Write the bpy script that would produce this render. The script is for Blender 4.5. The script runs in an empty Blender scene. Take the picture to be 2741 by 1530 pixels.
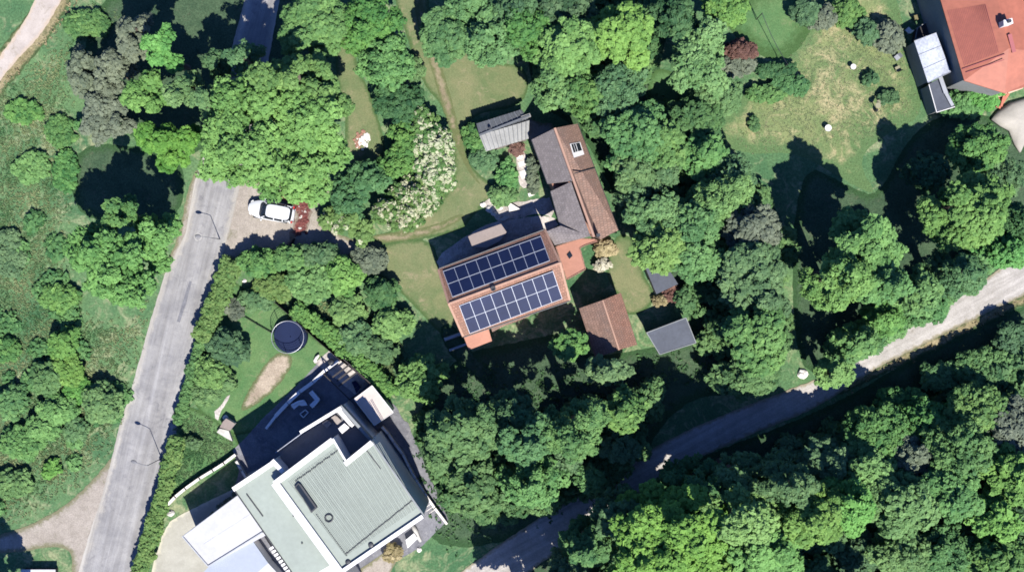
import bpy, math, random
import numpy as np
from mathutils import Vector, Matrix
from mathutils.geometry import delaunay_2d_cdt

random.seed(11)
SC = bpy.context.scene
COL = SC.collection
# ------------------------------------------------------------------ camera, sky, sun, exposure
H = 110.0                       # camera height above the ground
KS = 98.68 / 2741.0             # metres per photograph pixel on the ground
EXPOSURE = 1.1
SUN_EL, SUN_AZ = 55.0, (0.37, -0.93)      # the sun stands in the south-south-east
cam_d = bpy.data.cameras.new("camera")
cam_d.sensor_width = 36.0
cam_d.lens = 36.0 * H / 98.68
cam_d.clip_start = 1.0
cam_d.clip_end = 4000.0
cam = bpy.data.objects.new("camera", cam_d)
cam.location = (0, 0, H)
COL.objects.link(cam)
SC.camera = cam
world = bpy.data.worlds.new("World")
SC.world = world
world.use_nodes = True
wn = world.node_tree
bg = wn.nodes["Background"]
sky = wn.nodes.new("ShaderNodeTexSky")
sky.sky_type = 'NISHITA'
sky.sun_disc = False
sky.sun_elevation = math.radians(SUN_EL)
sky.sun_rotation = math.atan2(SUN_AZ[0], SUN_AZ[1])
sky.air_density = 1.3
sky.ozone_density = 6.0
tint = wn.nodes.new("ShaderNodeMix")            # a deep blue summer sky
tint.data_type = 'RGBA'
tint.blend_type = 'MULTIPLY'
tint.inputs[0].default_value = 1.0
tint.inputs[7].default_value = (0.50, 0.70, 1.25, 1.0)
wn.links.new(sky.outputs[0], tint.inputs[6])
wn.links.new(tint.outputs[2], bg.inputs[0])
bg.inputs[1].default_value = 0.065
sun_d = bpy.data.lights.new("sun", 'SUN')
sun_d.energy = 5.0
sun_d.angle = math.radians(0.5)
sun_d.color = (1.0, 0.96, 0.90)
sun = bpy.data.objects.new("sun", sun_d)
_h = math.hypot(*SUN_AZ)
_c = math.cos(math.radians(SUN_EL))
SUN_DIR = Vector((SUN_AZ[0] / _h * _c, SUN_AZ[1] / _h * _c, math.sin(math.radians(SUN_EL))))
sun.rotation_euler = SUN_DIR.to_track_quat('Z', 'Y').to_euler()
sun.location = (20, -50, 80)
COL.objects.link(sun)
SC.view_settings.view_transform = 'Standard'
SC.view_settings.look = 'None'
SC.view_settings.gamma = 1.0
SC.view_settings.exposure = EXPOSURE
SC.cycles.filter_width = 1.7
SC.cycles.max_bounces = 6
SC.cycles.transparent_max_bounces = 6

# ------------------------------------------------------------------ coordinates
def at(x, y, z=0.0):
    """photograph pixel (2741 x 1530) of a point that stands z above the ground -> world"""
    f = KS * (H - z) / H
    return Vector(((x - 1370.5) * f, (765.0 - y) * f, z))
OV = 2741.0 / 2576.0
def ato(x, y, z=0.0):
    return at(x * OV, y * OV, z)
def ring(pts, z=0.0):
    return [at(x, y, z) for x, y in pts]
def ringo(pts, z=0.0):
    return [ato(x, y, z) for x, y in pts]

# ------------------------------------------------------------------ materials
def new_mat(name):
    m = bpy.data.materials.new(name)
    m.use_nodes = True
    nt = m.node_tree
    return m, nt, nt.nodes["Principled BSDF"]
def c4(c):
    return (c[0], c[1], c[2], 1.0)
def N(nt, t, **kw):
    n = nt.nodes.new(t)
    for k, v in kw.items():
        if k in n.inputs.keys():
            n.inputs[k].default_value = v
        else:
            setattr(n, k, v)
    return n
def ramp(nt, src, p0, p1, c0, c1):
    r = nt.nodes.new("ShaderNodeValToRGB")
    r.color_ramp.elements[0].position = p0
    r.color_ramp.elements[1].position = p1
    r.color_ramp.elements[0].color = c4(c0)
    r.color_ramp.elements[1].color = c4(c1)
    nt.links.new(src, r.inputs[0])
    return r
def mix(nt, fac, a, b):
    m = nt.nodes.new("ShaderNodeMix")
    m.data_type = 'RGBA'
    for i, v in ((0, fac), (6, a), (7, b)):
        if hasattr(v, "is_output"):
            nt.links.new(v, m.inputs[i])
        elif i == 0:
            m.inputs[0].default_value = v
        else:
            m.inputs[i].default_value = c4(v)
    return m.outputs[2]
def noise(nt, scale, detail=4.0, rough=0.6, dist=0.0, vec=None):
    n = N(nt, "ShaderNodeTexNoise")
    n.inputs["Scale"].default_value = scale
    n.inputs["Detail"].default_value = detail
    n.inputs["Roughness"].default_value = rough
    n.inputs["Distortion"].default_value = dist
    if vec is None:
        g = nt.nodes.new("ShaderNodeNewGeometry")
        vec = g.outputs["Position"]
    nt.links.new(vec, n.inputs["Vector"])
    return n.outputs["Fac"]
def math_n(nt, op, a, b=None, clamp=False):
    m = nt.nodes.new("ShaderNodeMath")
    m.operation = op
    m.use_clamp = clamp
    for i, v in ((0, a), (1, b)):
        if v is None:
            continue
        if hasattr(v, "is_output"):
            nt.links.new(v, m.inputs[i])
        else:
            m.inputs[i].default_value = v
    return m.outputs[0]
def bump(nt, bsdf, height, strength, dist=0.05):
    b = nt.nodes.new("ShaderNodeBump")
    b.inputs["Strength"].default_value = strength
    b.inputs["Distance"].default_value = dist
    nt.links.new(height, b.inputs["Height"])
    nt.links.new(b.outputs[0], bsdf.inputs["Normal"])

def plain(name, c, rough=0.7, var=0.25, scale=3.0, bmp=0.15, metal=0.0, spec=0.4):
    """a weathered painted / stone / metal surface: two scales of soft wear"""
    m, nt, b = new_mat(name)
    lo = tuple(v * (1 - var) for v in c)
    hi = tuple(min(0.9, v * (1 + var * 0.6)) for v in c)
    f = math_n(nt, 'ADD', math_n(nt, 'MULTIPLY', noise(nt, scale * 0.25), 0.6), math_n(nt, 'MULTIPLY', noise(nt, scale * 3), 0.4))
    r = ramp(nt, f, 0.32, 0.68, lo, hi)
    nt.links.new(r.outputs[0], b.inputs["Base Color"])
    b.inputs["Roughness"].default_value = rough
    b.inputs["Metallic"].default_value = metal
    b.inputs["Specular IOR Level"].default_value = spec
    if bmp:
        bump(nt, b, noise(nt, scale * 6, 3), bmp, 0.03)
    return m

def ground_mat(name, a, b_, c=None, s1=0.12, s2=1.2, s3=7.0, patch=0.5, edge=None, fine=0.35, bmp=0.6, edge_noise=2.0, along=None):
    """natural ground: a/b mix on broad noise, c speckles, fine grain; 'edge' blends to another soil towards the border"""
    m, nt, bs = new_mat(name)
    f = math_n(nt, 'ADD', math_n(nt, 'MULTIPLY', noise(nt, s1, 3, .6, 1.0), 0.55), math_n(nt, 'MULTIPLY', noise(nt, s2, 4, .65, 0.6), 0.45))
    col = ramp(nt, f, 0.40, 0.60, a, b_).outputs[0]
    if c is not None:
        sp = math_n(nt, 'ADD', math_n(nt, 'MULTIPLY', noise(nt, s2 * 1.3, 5, .7, 1.5), 0.65), math_n(nt, 'MULTIPLY', noise(nt, s1 * 1.7, 2), 0.35))
        k = ramp(nt, sp, 0.60 - 0.2 * patch, 0.74 - 0.2 * patch, (0, 0, 0), (1, 1, 1)).outputs[0]
        col = mix(nt, k, col, c)
    if edge is not None:
        at_ = N(nt, "ShaderNodeAttribute")
        at_.attribute_name = "edge"
        k = math_n(nt, 'ADD', at_.outputs["Fac"], math_n(nt, 'MULTIPLY', math_n(nt, 'SUBTRACT', noise(nt, edge_noise, 5, .7, .8), 0.5), 1.5))
        k = ramp(nt, k, 0.25, 0.75, (0, 0, 0), (1, 1, 1)).outputs[0]
        col = mix(nt, k, edge, col)
    if along is not None:                       # wheel tracks and wear run along the way
        ge = nt.nodes.new("ShaderNodeNewGeometry")
        mp = nt.nodes.new("ShaderNodeMapping")
        mp.vector_type = 'TEXTURE'
        mp.inputs["Rotation"].default_value = (0, 0, math.atan2(along[1], along[0]))
        mp.inputs["Scale"].default_value = (14, .55, 1)
        nt.links.new(ge.outputs["Position"], mp.inputs["Vector"])
        k = ramp(nt, noise(nt, 1.0, 4, .65, .3, mp.outputs[0]), 0.36, 0.66, (.80, .79, .78), (1.12, 1.12, 1.12)).outputs[0]
        mw = nt.nodes.new("ShaderNodeMix")
        mw.data_type = 'RGBA'
        mw.blend_type = 'MULTIPLY'
        mw.inputs[0].default_value = 1.0
        nt.links.new(col, mw.inputs[6])
        nt.links.new(k, mw.inputs[7])
        col = mw.outputs[2]
    g = ramp(nt, noise(nt, s3, 3, .7), 0.3, 0.7, (1 - fine,) * 3, (1 + fine * 0.7,) * 3).outputs[0]
    mu = nt.nodes.new("ShaderNodeMix")
    mu.data_type = 'RGBA'
    mu.blend_type = 'MULTIPLY'
    mu.inputs[0].default_value = 1.0
    nt.links.new(col, mu.inputs[6])
    nt.links.new(g, mu.inputs[7])
    nt.links.new(mu.outputs[2], bs.inputs["Base Color"])
    bs.inputs["Roughness"].default_value = 0.95
    bs.inputs["Specular IOR Level"].default_value = 0.1
    bump(nt, bs, noise(nt, s3 * 0.8, 4, .75), bmp, 0.12)
    return m

def leaf_mat(name, lo, hi, trans=0.22, flower=None, hue=0.026):
    m, nt, bs = new_mat(name)
    a = N(nt, "ShaderNodeAttribute")
    a.attribute_name = "tint"
    oi = nt.nodes.new("ShaderNodeObjectInfo")
    t = math_n(nt, 'ADD', a.outputs["Fac"], math_n(nt, 'MULTIPLY', math_n(nt, 'SUBTRACT', oi.outputs["Random"], 0.5), 0.35))
    col = ramp(nt, t, 0.0, 1.0, lo, hi).outputs[0]
    if flower is not None:
        k = ramp(nt, a.outputs["Fac"], 1.45, 1.5, (0, 0, 0), (1, 1, 1))
        k = math_n(nt, 'GREATER_THAN', a.outputs["Fac"], 1.5)
        col = mix(nt, k, col, flower)
    hv = nt.nodes.new("ShaderNodeHueSaturation")      # every plant its own hue
    nt.links.new(math_n(nt, 'ADD', math_n(nt, 'MULTIPLY', math_n(nt, 'FRACT', math_n(nt, 'MULTIPLY', oi.outputs["Random"], 7.31)), hue), 0.5 - hue * .66), hv.inputs["Hue"])
    nt.links.new(math_n(nt, 'ADD', math_n(nt, 'MULTIPLY', math_n(nt, 'FRACT', math_n(nt, 'MULTIPLY', oi.outputs["Random"], 13.7)), 0.22), 0.99), hv.inputs["Saturation"])
    nt.links.new(col, hv.inputs["Color"])
    col = hv.outputs[0]
    nt.links.new(col, bs.inputs["Base Color"])
    bs.inputs["Roughness"].default_value = 0.75
    bs.inputs["Specular IOR Level"].default_value = 0.25
    tr = nt.nodes.new("ShaderNodeBsdfTranslucent")
    nt.links.new(col, tr.inputs[0])
    mx = nt.nodes.new("ShaderNodeMixShader")
    mx.inputs[0].default_value = trans
    out = nt.nodes["Material Output"]
    nt.links.new(bs.outputs[0], mx.inputs[1])
    nt.links.new(tr.outputs[0], mx.inputs[2])
    nt.links.new(mx.outputs[0], out.inputs[0])
    return m

def tile_mat(name, c, dark, w=0.22, h=0.3, wear=(0.1, 0.09, 0.08), wear_amt=0.5):
    m, nt, bs = new_mat(name)
    uv = nt.nodes.new("ShaderNodeUVMap")
    uv.uv_map = "uv"
    br = nt.nodes.new("ShaderNodeTexBrick")
    br.inputs["Color1"].default_value = c4(c)
    br.inputs["Color2"].default_value = c4(tuple(v * 0.72 for v in c))
    br.inputs["Mortar"].default_value = c4(dark)
    br.inputs["Scale"].default_value = 1.0
    br.inputs["Mortar Size"].default_value = 0.012
    br.inputs["Brick Width"].default_value = w
    br.inputs["Row Height"].default_value = h
    nt.links.new(uv.outputs[0], br.inputs["Vector"])
    f = math_n(nt, 'ADD', math_n(nt, 'MULTIPLY', noise(nt, 0.8, 5, .7, 1.0), 0.5), math_n(nt, 'MULTIPLY', noise(nt, 6, 4, .7), 0.5))
    k = ramp(nt, f, 0.45, 0.68, (0, 0, 0), (wear_amt,) * 3).outputs[0]
    col = mix(nt, k, br.outputs["Color"], wear)
    nt.links.new(col, bs.inputs["Base Color"])
    bs.inputs["Roughness"].default_value = 0.9
    bs.inputs["Specular IOR Level"].default_value = 0.2
    hh = math_n(nt, 'ADD', math_n(nt, 'MULTIPLY', br.outputs["Fac"], -0.6), noise(nt, 9, 4, .7))
    bump(nt, bs, hh, 0.7, 0.06)
    return m

# base colours are the things' own, bar the felt darkened for garage shade
M = {}
M['ground'] = ground_mat("meadow_grass", (.042, .098, .044), (.085, .15, .064), (.20, .215, .12), .07, .42, 5, .5, fine=.38)
M['lawn'] = ground_mat("mown_lawn", (.085, .115, .050), (.135, .14, .070), (.20, .17, .105), .16, .7, 8, .25, edge=(.05, .085, .03), fine=.22, bmp=.3)
M['lawn_green'] = ground_mat("green_lawn", (.052, .115, .042), (.085, .145, .056), (.15, .165, .085), .2, .8, 8, .2, edge=(.04, .08, .026), fine=.25, bmp=.35)
M['lawn_dry'] = ground_mat("dry_lawn", (.08, .128, .05), (.15, .175, .075), (.28, .245, .135), .09, .45, 7, .62, edge=(.07, .12, .048), fine=.35, bmp=.5, edge_noise=.9)
M['dirt'] = ground_mat("bare_dirt", (.21, .17, .125), (.30, .25, .19), (.13, .13, .07), .3, 1.1, 8, .1, edge=(.085, .10, .045), fine=.3, bmp=.4)
M['track'] = ground_mat("trodden_track", (.15, .125, .08), (.20, .17, .11), (.11, .11, .05), .3, 1.5, 8, .2, edge=(.085, .10, .042), fine=.22, bmp=.3)
M['asphalt'] = ground_mat("worn_asphalt", (.175, .172, .172), (.235, .23, .222), (.14, .138, .142), .25, .9, 18, .3, edge=(.285, .27, .24), fine=.2, bmp=.2, edge_noise=1.2, along=(.24, .97))
M['gravel'] = ground_mat("pale_gravel", (.26, .245, .222), (.33, .31, .285), (.22, .20, .165), .3, 1.0, 10, .2, edge=(.20, .18, .125), fine=.2, bmp=.3, along=(.875, .48))
M['pinkpath'] = ground_mat("pinkish_gravel", (.28, .245, .215), (.345, .305, .27), (.22, .19, .15), .3, 1.0, 14, .3, edge=(.33, .27, .21), fine=.12, bmp=.2)
M['drive'] = ground_mat("drive_gravel", (.21, .185, .155), (.27, .24, .205), (.14, .135, .09), .3, 1.2, 10, .22, edge=(.13, .125, .075), fine=.25, bmp=.35)
M['mulch'] = ground_mat("red_brick_rubble", (.105, .028, .026), (.155, .052, .045), (.24, .17, .14), .6, 3.0, 10, .4, edge=(.17, .14, .11), fine=.4, bmp=.8, edge_noise=3)
M['cream'] = ground_mat("cream_paving", (.245, .235, .195), (.29, .28, .235), None, .3, 1.5, 12, .2, edge=(.36, .34, .26), fine=.08, bmp=.1)
M['paving'] = ground_mat("stone_paving", (.25, .225, .20), (.40, .365, .33), (.14, .125, .115), .5, 2.2, 6, .3, fine=.25, bmp=.5)
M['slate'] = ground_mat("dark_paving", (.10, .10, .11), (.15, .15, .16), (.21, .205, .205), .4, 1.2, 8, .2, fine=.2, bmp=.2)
M['verge'] = ground_mat("dry_verge", (.17, .145, .075), (.26, .215, .13), (.08, .085, .04), .4, 1.8, 6, .3, edge=(.05, .075, .03), fine=.4, bmp=.8)
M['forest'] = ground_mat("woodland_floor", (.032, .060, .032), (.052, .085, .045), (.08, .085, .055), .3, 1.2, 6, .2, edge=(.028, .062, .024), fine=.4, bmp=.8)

M['leaf_bright'] = leaf_mat("leaf_bright", (.058, .135, .041), (.163, .292, .092))
M['leaf_mid'] = leaf_mat("leaf_mid", (.048, .117, .044), (.138, .247, .087))
M['leaf_cool'] = leaf_mat("leaf_cool", (.042, .098, .044), (.118, .205, .088))
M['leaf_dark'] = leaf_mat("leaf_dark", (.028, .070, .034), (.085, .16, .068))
M['leaf_lime'] = leaf_mat("leaf_lime", (.056, .145, .048), (.15, .285, .10))
M['leaf_hedge'] = leaf_mat("leaf_hedge", (.060, .122, .038), (.160, .228, .078))
M['leaf_grey'] = leaf_mat("leaf_grey", (.065, .085, .06), (.15, .175, .12))
M['leaf_blossom'] = leaf_mat("leaf_blossom", (.040, .095, .032), (.135, .21, .072), flower=(.36, .37, .25))
M['leaf_red'] = leaf_mat("leaf_red", (.08, .045, .035), (.18, .105, .08), hue=0.01)
M['leaf_straw'] = leaf_mat("leaf_straw", (.15, .13, .07), (.32, .275, .17), hue=0.01)
M['leaf_gold'] = leaf_mat("leaf_gold", (.16, .14, .07), (.38, .33, .205), hue=0.01)
M['leaf_cream'] = leaf_mat("leaf_cream", (.20, .19, .12), (.50, .48, .38), hue=0.01)
M['grass_blade'] = leaf_mat("grass_blade", (.045, .11, .045), (.23, .25, .135), hue=0.008)
M['bark'] = plain("bark", (.10, .08, .06), .9, .4, 4, .6)

M['white'] = plain("white_render", (.52, .51, .495), .7, .14, 1.0, .05)
M['white_roof'] = plain("white_roof_membrane", (.33, .33, .335), .6, .16, .9, .05)
M['cream_roof'] = plain("cream_roof_membrane", (.40, .345, .31), .8, .12, .8, .05)
M['sage'] = plain("sage_roof_membrane", (.195, .222, .19), .65, .16, .9, .05)
M['sage_seam'] = plain("sage_roof_seam", (.155, .178, .158), .7, .15, 2, .05)
M['blue_roof'] = plain("pale_blue_roof", (.22, .245, .285), .5, .1, .8, .05)
M['dark'] = plain("dark_metal", (.025, .027, .032), .5, .3, 3, .05)
M['steel'] = plain("galvanised_steel", (.30, .31, .32), .45, .2, 3, .05, metal=.5)
M['lamp_grey'] = plain("grey_lamp_paint", (.13, .13, .135), .7, .15, 3, 0, spec=.2)
M['black'] = plain("black_mesh_fabric", (.009, .015, .042), .8, .2, 3, .03, spec=.12)
M['deck'] = plain("dark_deck", (.13, .13, .135), .8, .25, 2, .1)
M['fabric'] = plain("pale_cushion", (.62, .62, .62), .9, .1, 4, .1)
M['fabric_brown'] = plain("taupe_cushion", (.22, .19, .165), .9, .2, 4, .1)
M['timber_dark'] = plain("dark_stained_timber", (.028, .024, .022), .8, .4, 4, .3)
M['timber'] = plain("weathered_timber", (.17, .15, .125), .85, .35, 4, .3)
M['timber_red'] = plain("red_stained_timber", (.36, .12, .075), .8, .3, 4, .2)
M['timber_tan'] = plain("pale_timber", (.42, .30, .22), .8, .25, 4, .2)
M['stone'] = plain("pale_stone", (.36, .345, .31), .9, .45, 2.5, .6)
M['stone_white'] = plain("whitish_stone", (.55, .52, .47), .9, .35, 2.5, .6)
M['wall_stone'] = plain("garden_wall_stone", (.40, .36, .31), .9, .35, 3, .5)
M['brickwall'] = plain("brick_wall", (.23, .12, .085), .9, .3, 4, .4)
M['brick_red'] = plain("broken_red_brick", (.11, .034, .03), .95, .5, 4, .4)
M['grey_wall'] = plain("grey_render", (.17, .18, .18), .85, .25, 1.5, .2)
M['tile'] = tile_mat("terracotta_tile", (.255, .138, .098), (.09, .048, .036), wear=(.15, .105, .082), wear_amt=.8)
M['tile_old'] = tile_mat("weathered_brown_tile", (.225, .142, .108), (.075, .05, .04), wear=(.13, .10, .085), wear_amt=.75)
M['tile_grey'] = tile_mat("grey_brown_tile", (.205, .18, .172), (.10, .088, .084), wear=(.15, .13, .125), wear_amt=.7)
M['ridge'] = plain("ridge_tile", (.29, .175, .125), .85, .2, 3, .3)
M['orange'] = plain("orange_roof", (.285, .135, .092), .85, .2, 2, .4)
M['red_roof'] = plain("red_sheet_roof", (.25, .082, .05), .65, .3, .7, .05)
M['red_dark'] = plain("dark_red_sheet", (.21, .055, .055), .6, .12, 2, .05)
M['sheet_dark'] = plain("dark_fibre_cement", (.085, .092, .10), .85, .35, 2, .3)
M['sheet_pale'] = plain("pale_fibre_cement", (.20, .20, .188), .9, .3, 2, .4)
M['felt'] = plain("grey_roof_felt", (.055, .062, .078), .85, .3, 1.2, .2)  # tree shade on the garage roof is darkened into this grey
M['beige_slab'] = plain("beige_slab_face", (.19, .155, .135), .9, .2, 1.6, .2)
M['pv_rail'] = plain("aluminium_rail", (.38, .40, .44), .4, .1, 3, 0, metal=.2)
M['car_paint'] = plain("white_car_paint", (.50, .51, .51), .3, .03, 1, 0, spec=.6)
M['rubber'] = plain("rubber", (.018, .018, .018), .85, .2, 4, .1)
M['tarp'] = plain("beige_tarpaulin", (.27, .25, .215), .85, .18, 1.2, .3)
def glossy(name, c, rough, spec=.5, metal=0.0, var=0.3, scale=1.0):
    return plain(name, c, rough, var, scale, 0.02, metal, spec)
M['pv'] = glossy("solar_cell", (.0085, .0145, .046), .5, .22, 0, .2)
M['glass'] = glossy("dark_glass", (.012, .016, .02), .12, .5, 0, .2)
M['poly'] = glossy("polycarbonate_sheet", (.34, .36, .40), .25, .5, 0, .6, 1.6)
M['lamp_glass'] = glossy("lamp_lens", (.5, .5, .48), .2)
M['lamp_red'] = glossy("tail_lamp", (.4, .02, .02), .2)

# ------------------------------------------------------------------ mesh building
class MB:
    def __init__(s):
        s.v, s.f = [], []
    def poly(s, pts):
        i = len(s.v)
        s.v += [tuple(p) for p in pts]
        s.f.append(tuple(range(i, i + len(pts))))
    def prism(s, pts, z0, z1=None, cap=True):
        """vertical prism on the outline pts (their own z when z1 is None)"""
        n = len(pts)
        a = sum(pts[i][0] * pts[(i + 1) % n][1] - pts[(i + 1) % n][0] * pts[i][1] for i in range(n))
        if a < 0:
            pts = list(reversed(pts))
        i = len(s.v)
        s.v += [(p[0], p[1], z0) for p in pts]
        s.v += [(p[0], p[1], p[2] if z1 is None else z1) for p in pts]
        for k in range(n):
            j = (k + 1) % n
            s.f.append((i + k, i + j, i + n + j, i + n + k))
        if cap:
            s.f.append(tuple(i + n + k for k in range(n)))
            s.f.append(tuple(i + k for k in reversed(range(n))))
    def slab(s, pts, t):
        """plate of thickness t under the (possibly sloping) outline pts"""
        n = len(pts)
        a = sum(pts[i][0] * pts[(i + 1) % n][1] - pts[(i + 1) % n][0] * pts[i][1] for i in range(n))
        if a < 0:
            pts = list(reversed(pts))
        i = len(s.v)
        s.v += [tuple(p) for p in pts] + [(p[0], p[1], p[2] - t) for p in pts]
        s.f.append(tuple(range(i, i + n)))
        s.f.append(tuple(i + n + k for k in reversed(range(n))))
        for k in range(n):
            j = (k + 1) % n
            s.f.append((i + n + k, i + n + j, i + j, i + k))
    def bar(s, p, q, w, h, up=Vector((0, 0, 1))):
        """box beam from p to q, w wide, h high, centred"""
        p, q = Vector(p), Vector(q)
        d = (q - p).normalized()
        x = d.cross(up)
        if x.length < 1e-4:
            x = Vector((1, 0, 0))
        x.normalize()
        y = x.cross(d).normalized()
        i = len(s.v)
        for e in (p, q):
            for a, b in ((-1, -1), (1, -1), (1, 1), (-1, 1)):
                s.v.append(tuple(e + x * (a * w / 2) + y * (b * h / 2)))
        s.f += [(i, i + 3, i + 2, i + 1), (i + 4, i + 5, i + 6, i + 7)]
        for k in range(4):
            j = (k + 1) % 4
            s.f.append((i + k, i + j, i + 4 + j, i + 4 + k))
    def tube(s, pts, radii, n=8, cap=True):
        pts = [Vector(p) for p in pts]
        if not hasattr(radii, "__len__"):
            radii = [radii] * len(pts)
        i0 = len(s.v)
        for k, p in enumerate(pts):
            d = (pts[min(k + 1, len(pts) - 1)] - pts[max(k - 1, 0)]).normalized()
            x = d.orthogonal().normalized() if k == 0 else (x - d * x.dot(d)).normalized()
            y = d.cross(x)
            for a in range(n):
                t = 2 * math.pi * a / n
                s.v.append(tuple(p + (x * math.cos(t) + y * math.sin(t)) * radii[k]))
        for k in range(len(pts) - 1):
            for a in range(n):
                b = (a + 1) % n
                s.f.append((i0 + k * n + a, i0 + k * n + b, i0 + (k + 1) * n + b, i0 + (k + 1) * n + a))
        if cap:
            s.f.append(tuple(i0 + a for a in reversed(range(n))))
            e = i0 + (len(pts) - 1) * n
            s.f.append(tuple(e + a for a in range(n)))
    def torus(s, c, R, r, n=40, m=8):
        i0 = len(s.v)
        for a in range(n):
            t = 2 * math.pi * a / n
            for b in range(m):
                u = 2 * math.pi * b / m
                s.v.append((c[0] + math.cos(t) * (R + r * math.cos(u)), c[1] + math.sin(t) * (R + r * math.cos(u)), c[2] + r * math.sin(u)))
        for a in range(n):
            for b in range(m):
                a2, b2 = (a + 1) % n, (b + 1) % m
                s.f.append((i0 + a * m + b, i0 + a2 * m + b, i0 + a2 * m + b2, i0 + a * m + b2))
    def lathe(s, c, prof, n=24):
        i0 = len(s.v)
        for r, z in prof:
            for a in range(n):
                t = 2 * math.pi * a / n
                s.v.append((c[0] + r * math.cos(t), c[1] + r * math.sin(t), c[2] + z))
        for k in range(len(prof) - 1):
            for a in range(n):
                b = (a + 1) % n
                s.f.append((i0 + k * n + a, i0 + k * n + b, i0 + (k + 1) * n + b, i0 + (k + 1) * n + a))
        s.f.append(tuple(i0 + a for a in reversed(range(n))))
        s.f.append(tuple(i0 + (len(prof) - 1) * n + a for a in range(n)))
    def rock(s, c, r, sq=(1, 1, .6), seed=0):
        rr = random.Random(seed)
        i0 = len(s.v)
        n, m = 9, 6
        for k in range(m + 1):
            ph = math.pi * k / m
            for a in range(n):
                t = 2 * math.pi * a / n
                q = r * (0.75 + 0.45 * rr.random())
                s.v.append((c[0] + q * sq[0] * math.sin(ph) * math.cos(t), c[1] + q * sq[1] * math.sin(ph) * math.sin(t), max(c[2] - .02, c[2] + q * sq[2] * math.cos(ph))))
        for k in range(m):
            for a in range(n):
                b = (a + 1) % n
                s.f.append((i0 + k * n + a, i0 + (k + 1) * n + a, i0 + (k + 1) * n + b, i0 + k * n + b))
    def build(s, name, mat, parent=None, base=None, smooth=False, bevel=0.0):
        me = bpy.data.meshes.new(name)
        b = Vector(base) if base is not None else Vector((0, 0, 0))
        me.from_pydata([(v[0] - b.x, v[1] - b.y, v[2] - b.z) for v in s.v], [], s.f)
        me.update()
        uv = me.uv_layers.new(name="uv")
        for p in me.polygons:
            n = p.normal
            u = Vector((-n.y, n.x, 0))
            u = u.normalized() if u.length > 1e-3 else Vector((0.93, 0.36, 0))
            w = n.cross(u)
            for li in p.loop_indices:
                co = me.vertices[me.loops[li].vertex_index].co
                uv.data[li].uv = (co.dot(u), co.dot(w))
            p.use_smooth = smooth
        if mat:
            me.materials.append(M[mat] if isinstance(mat, str) else mat)
        o = bpy.data.objects.new(name, me)
        COL.objects.link(o)
        if parent is not None:
            o.parent = parent
        elif base is not None:
            o.location = b
        if bevel:
            md = o.modifiers.new("bevel", 'BEVEL')
            md.width = bevel
            md.segments = 2
        return o

def tag(o, label=None, cat=None, group=None, kind=None):
    if label: o['label'] = label
    if cat: o['category'] = cat
    if group: o['group'] = group
    if kind: o['kind'] = kind
    return o
def thing(name, loc, label, cat, group=None):
    o = bpy.data.objects.new(name, None)
    o.empty_display_size = 0.3
    o.location = loc
    COL.objects.link(o)
    return tag(o, label, cat, group)

def densify(pts, step, jit, rng):
    out = []
    n = len(pts)
    for i in range(n):
        a, b = pts[i], pts[(i + 1) % n]
        d = math.hypot(b[0] - a[0], b[1] - a[1])
        k = max(1, int(d / step))
        nx, ny = (-(b[1] - a[1]) / max(d, 1e-6), (b[0] - a[0]) / max(d, 1e-6))
        for j in range(k):
            t = j / k
            o = rng.uniform(-jit, jit) if j else 0
            out.append((a[0] + (b[0] - a[0]) * t + nx * o, a[1] + (b[1] - a[1]) * t + ny * o))
    return out
def chaikin(pts, it=2):
    for _ in range(it):
        o = []
        n = len(pts)
        for i in range(n):
            a, b = pts[i], pts[(i + 1) % n]
            o += [(a[0] * .75 + b[0] * .25, a[1] * .75 + b[1] * .25), (a[0] * .25 + b[0] * .75, a[1] * .25 + b[1] * .75)]
        pts = o
    return pts
def inside(pts, q):
    """vectorised point in polygon; q is (n,2)"""
    p = np.array(pts)
    r = np.zeros(len(q), bool)
    n = len(p)
    for i in range(n):
        x1, y1 = p[i]
        x2, y2 = p[(i + 1) % n]
        if y1 == y2:
            continue
        c = ((q[:, 1] < y1) != (q[:, 1] < y2)) & (q[:, 0] < (x2 - x1) * (q[:, 1] - y1) / (y2 - y1) + x1)
        r ^= c
    return r
def dist_to(pts, q):
    p = np.array(pts)
    d = np.full(len(q), 1e9)
    n = len(p)
    for i in range(n):
        a, b = p[i], p[(i + 1) % n]
        ab = b - a
        t = np.clip(((q - a) @ ab) / max(ab @ ab, 1e-9), 0, 1)
        d = np.minimum(d, np.linalg.norm(q - (a + t[:, None] * ab), axis=1))
    return d
NSHEET = [0]
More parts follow.
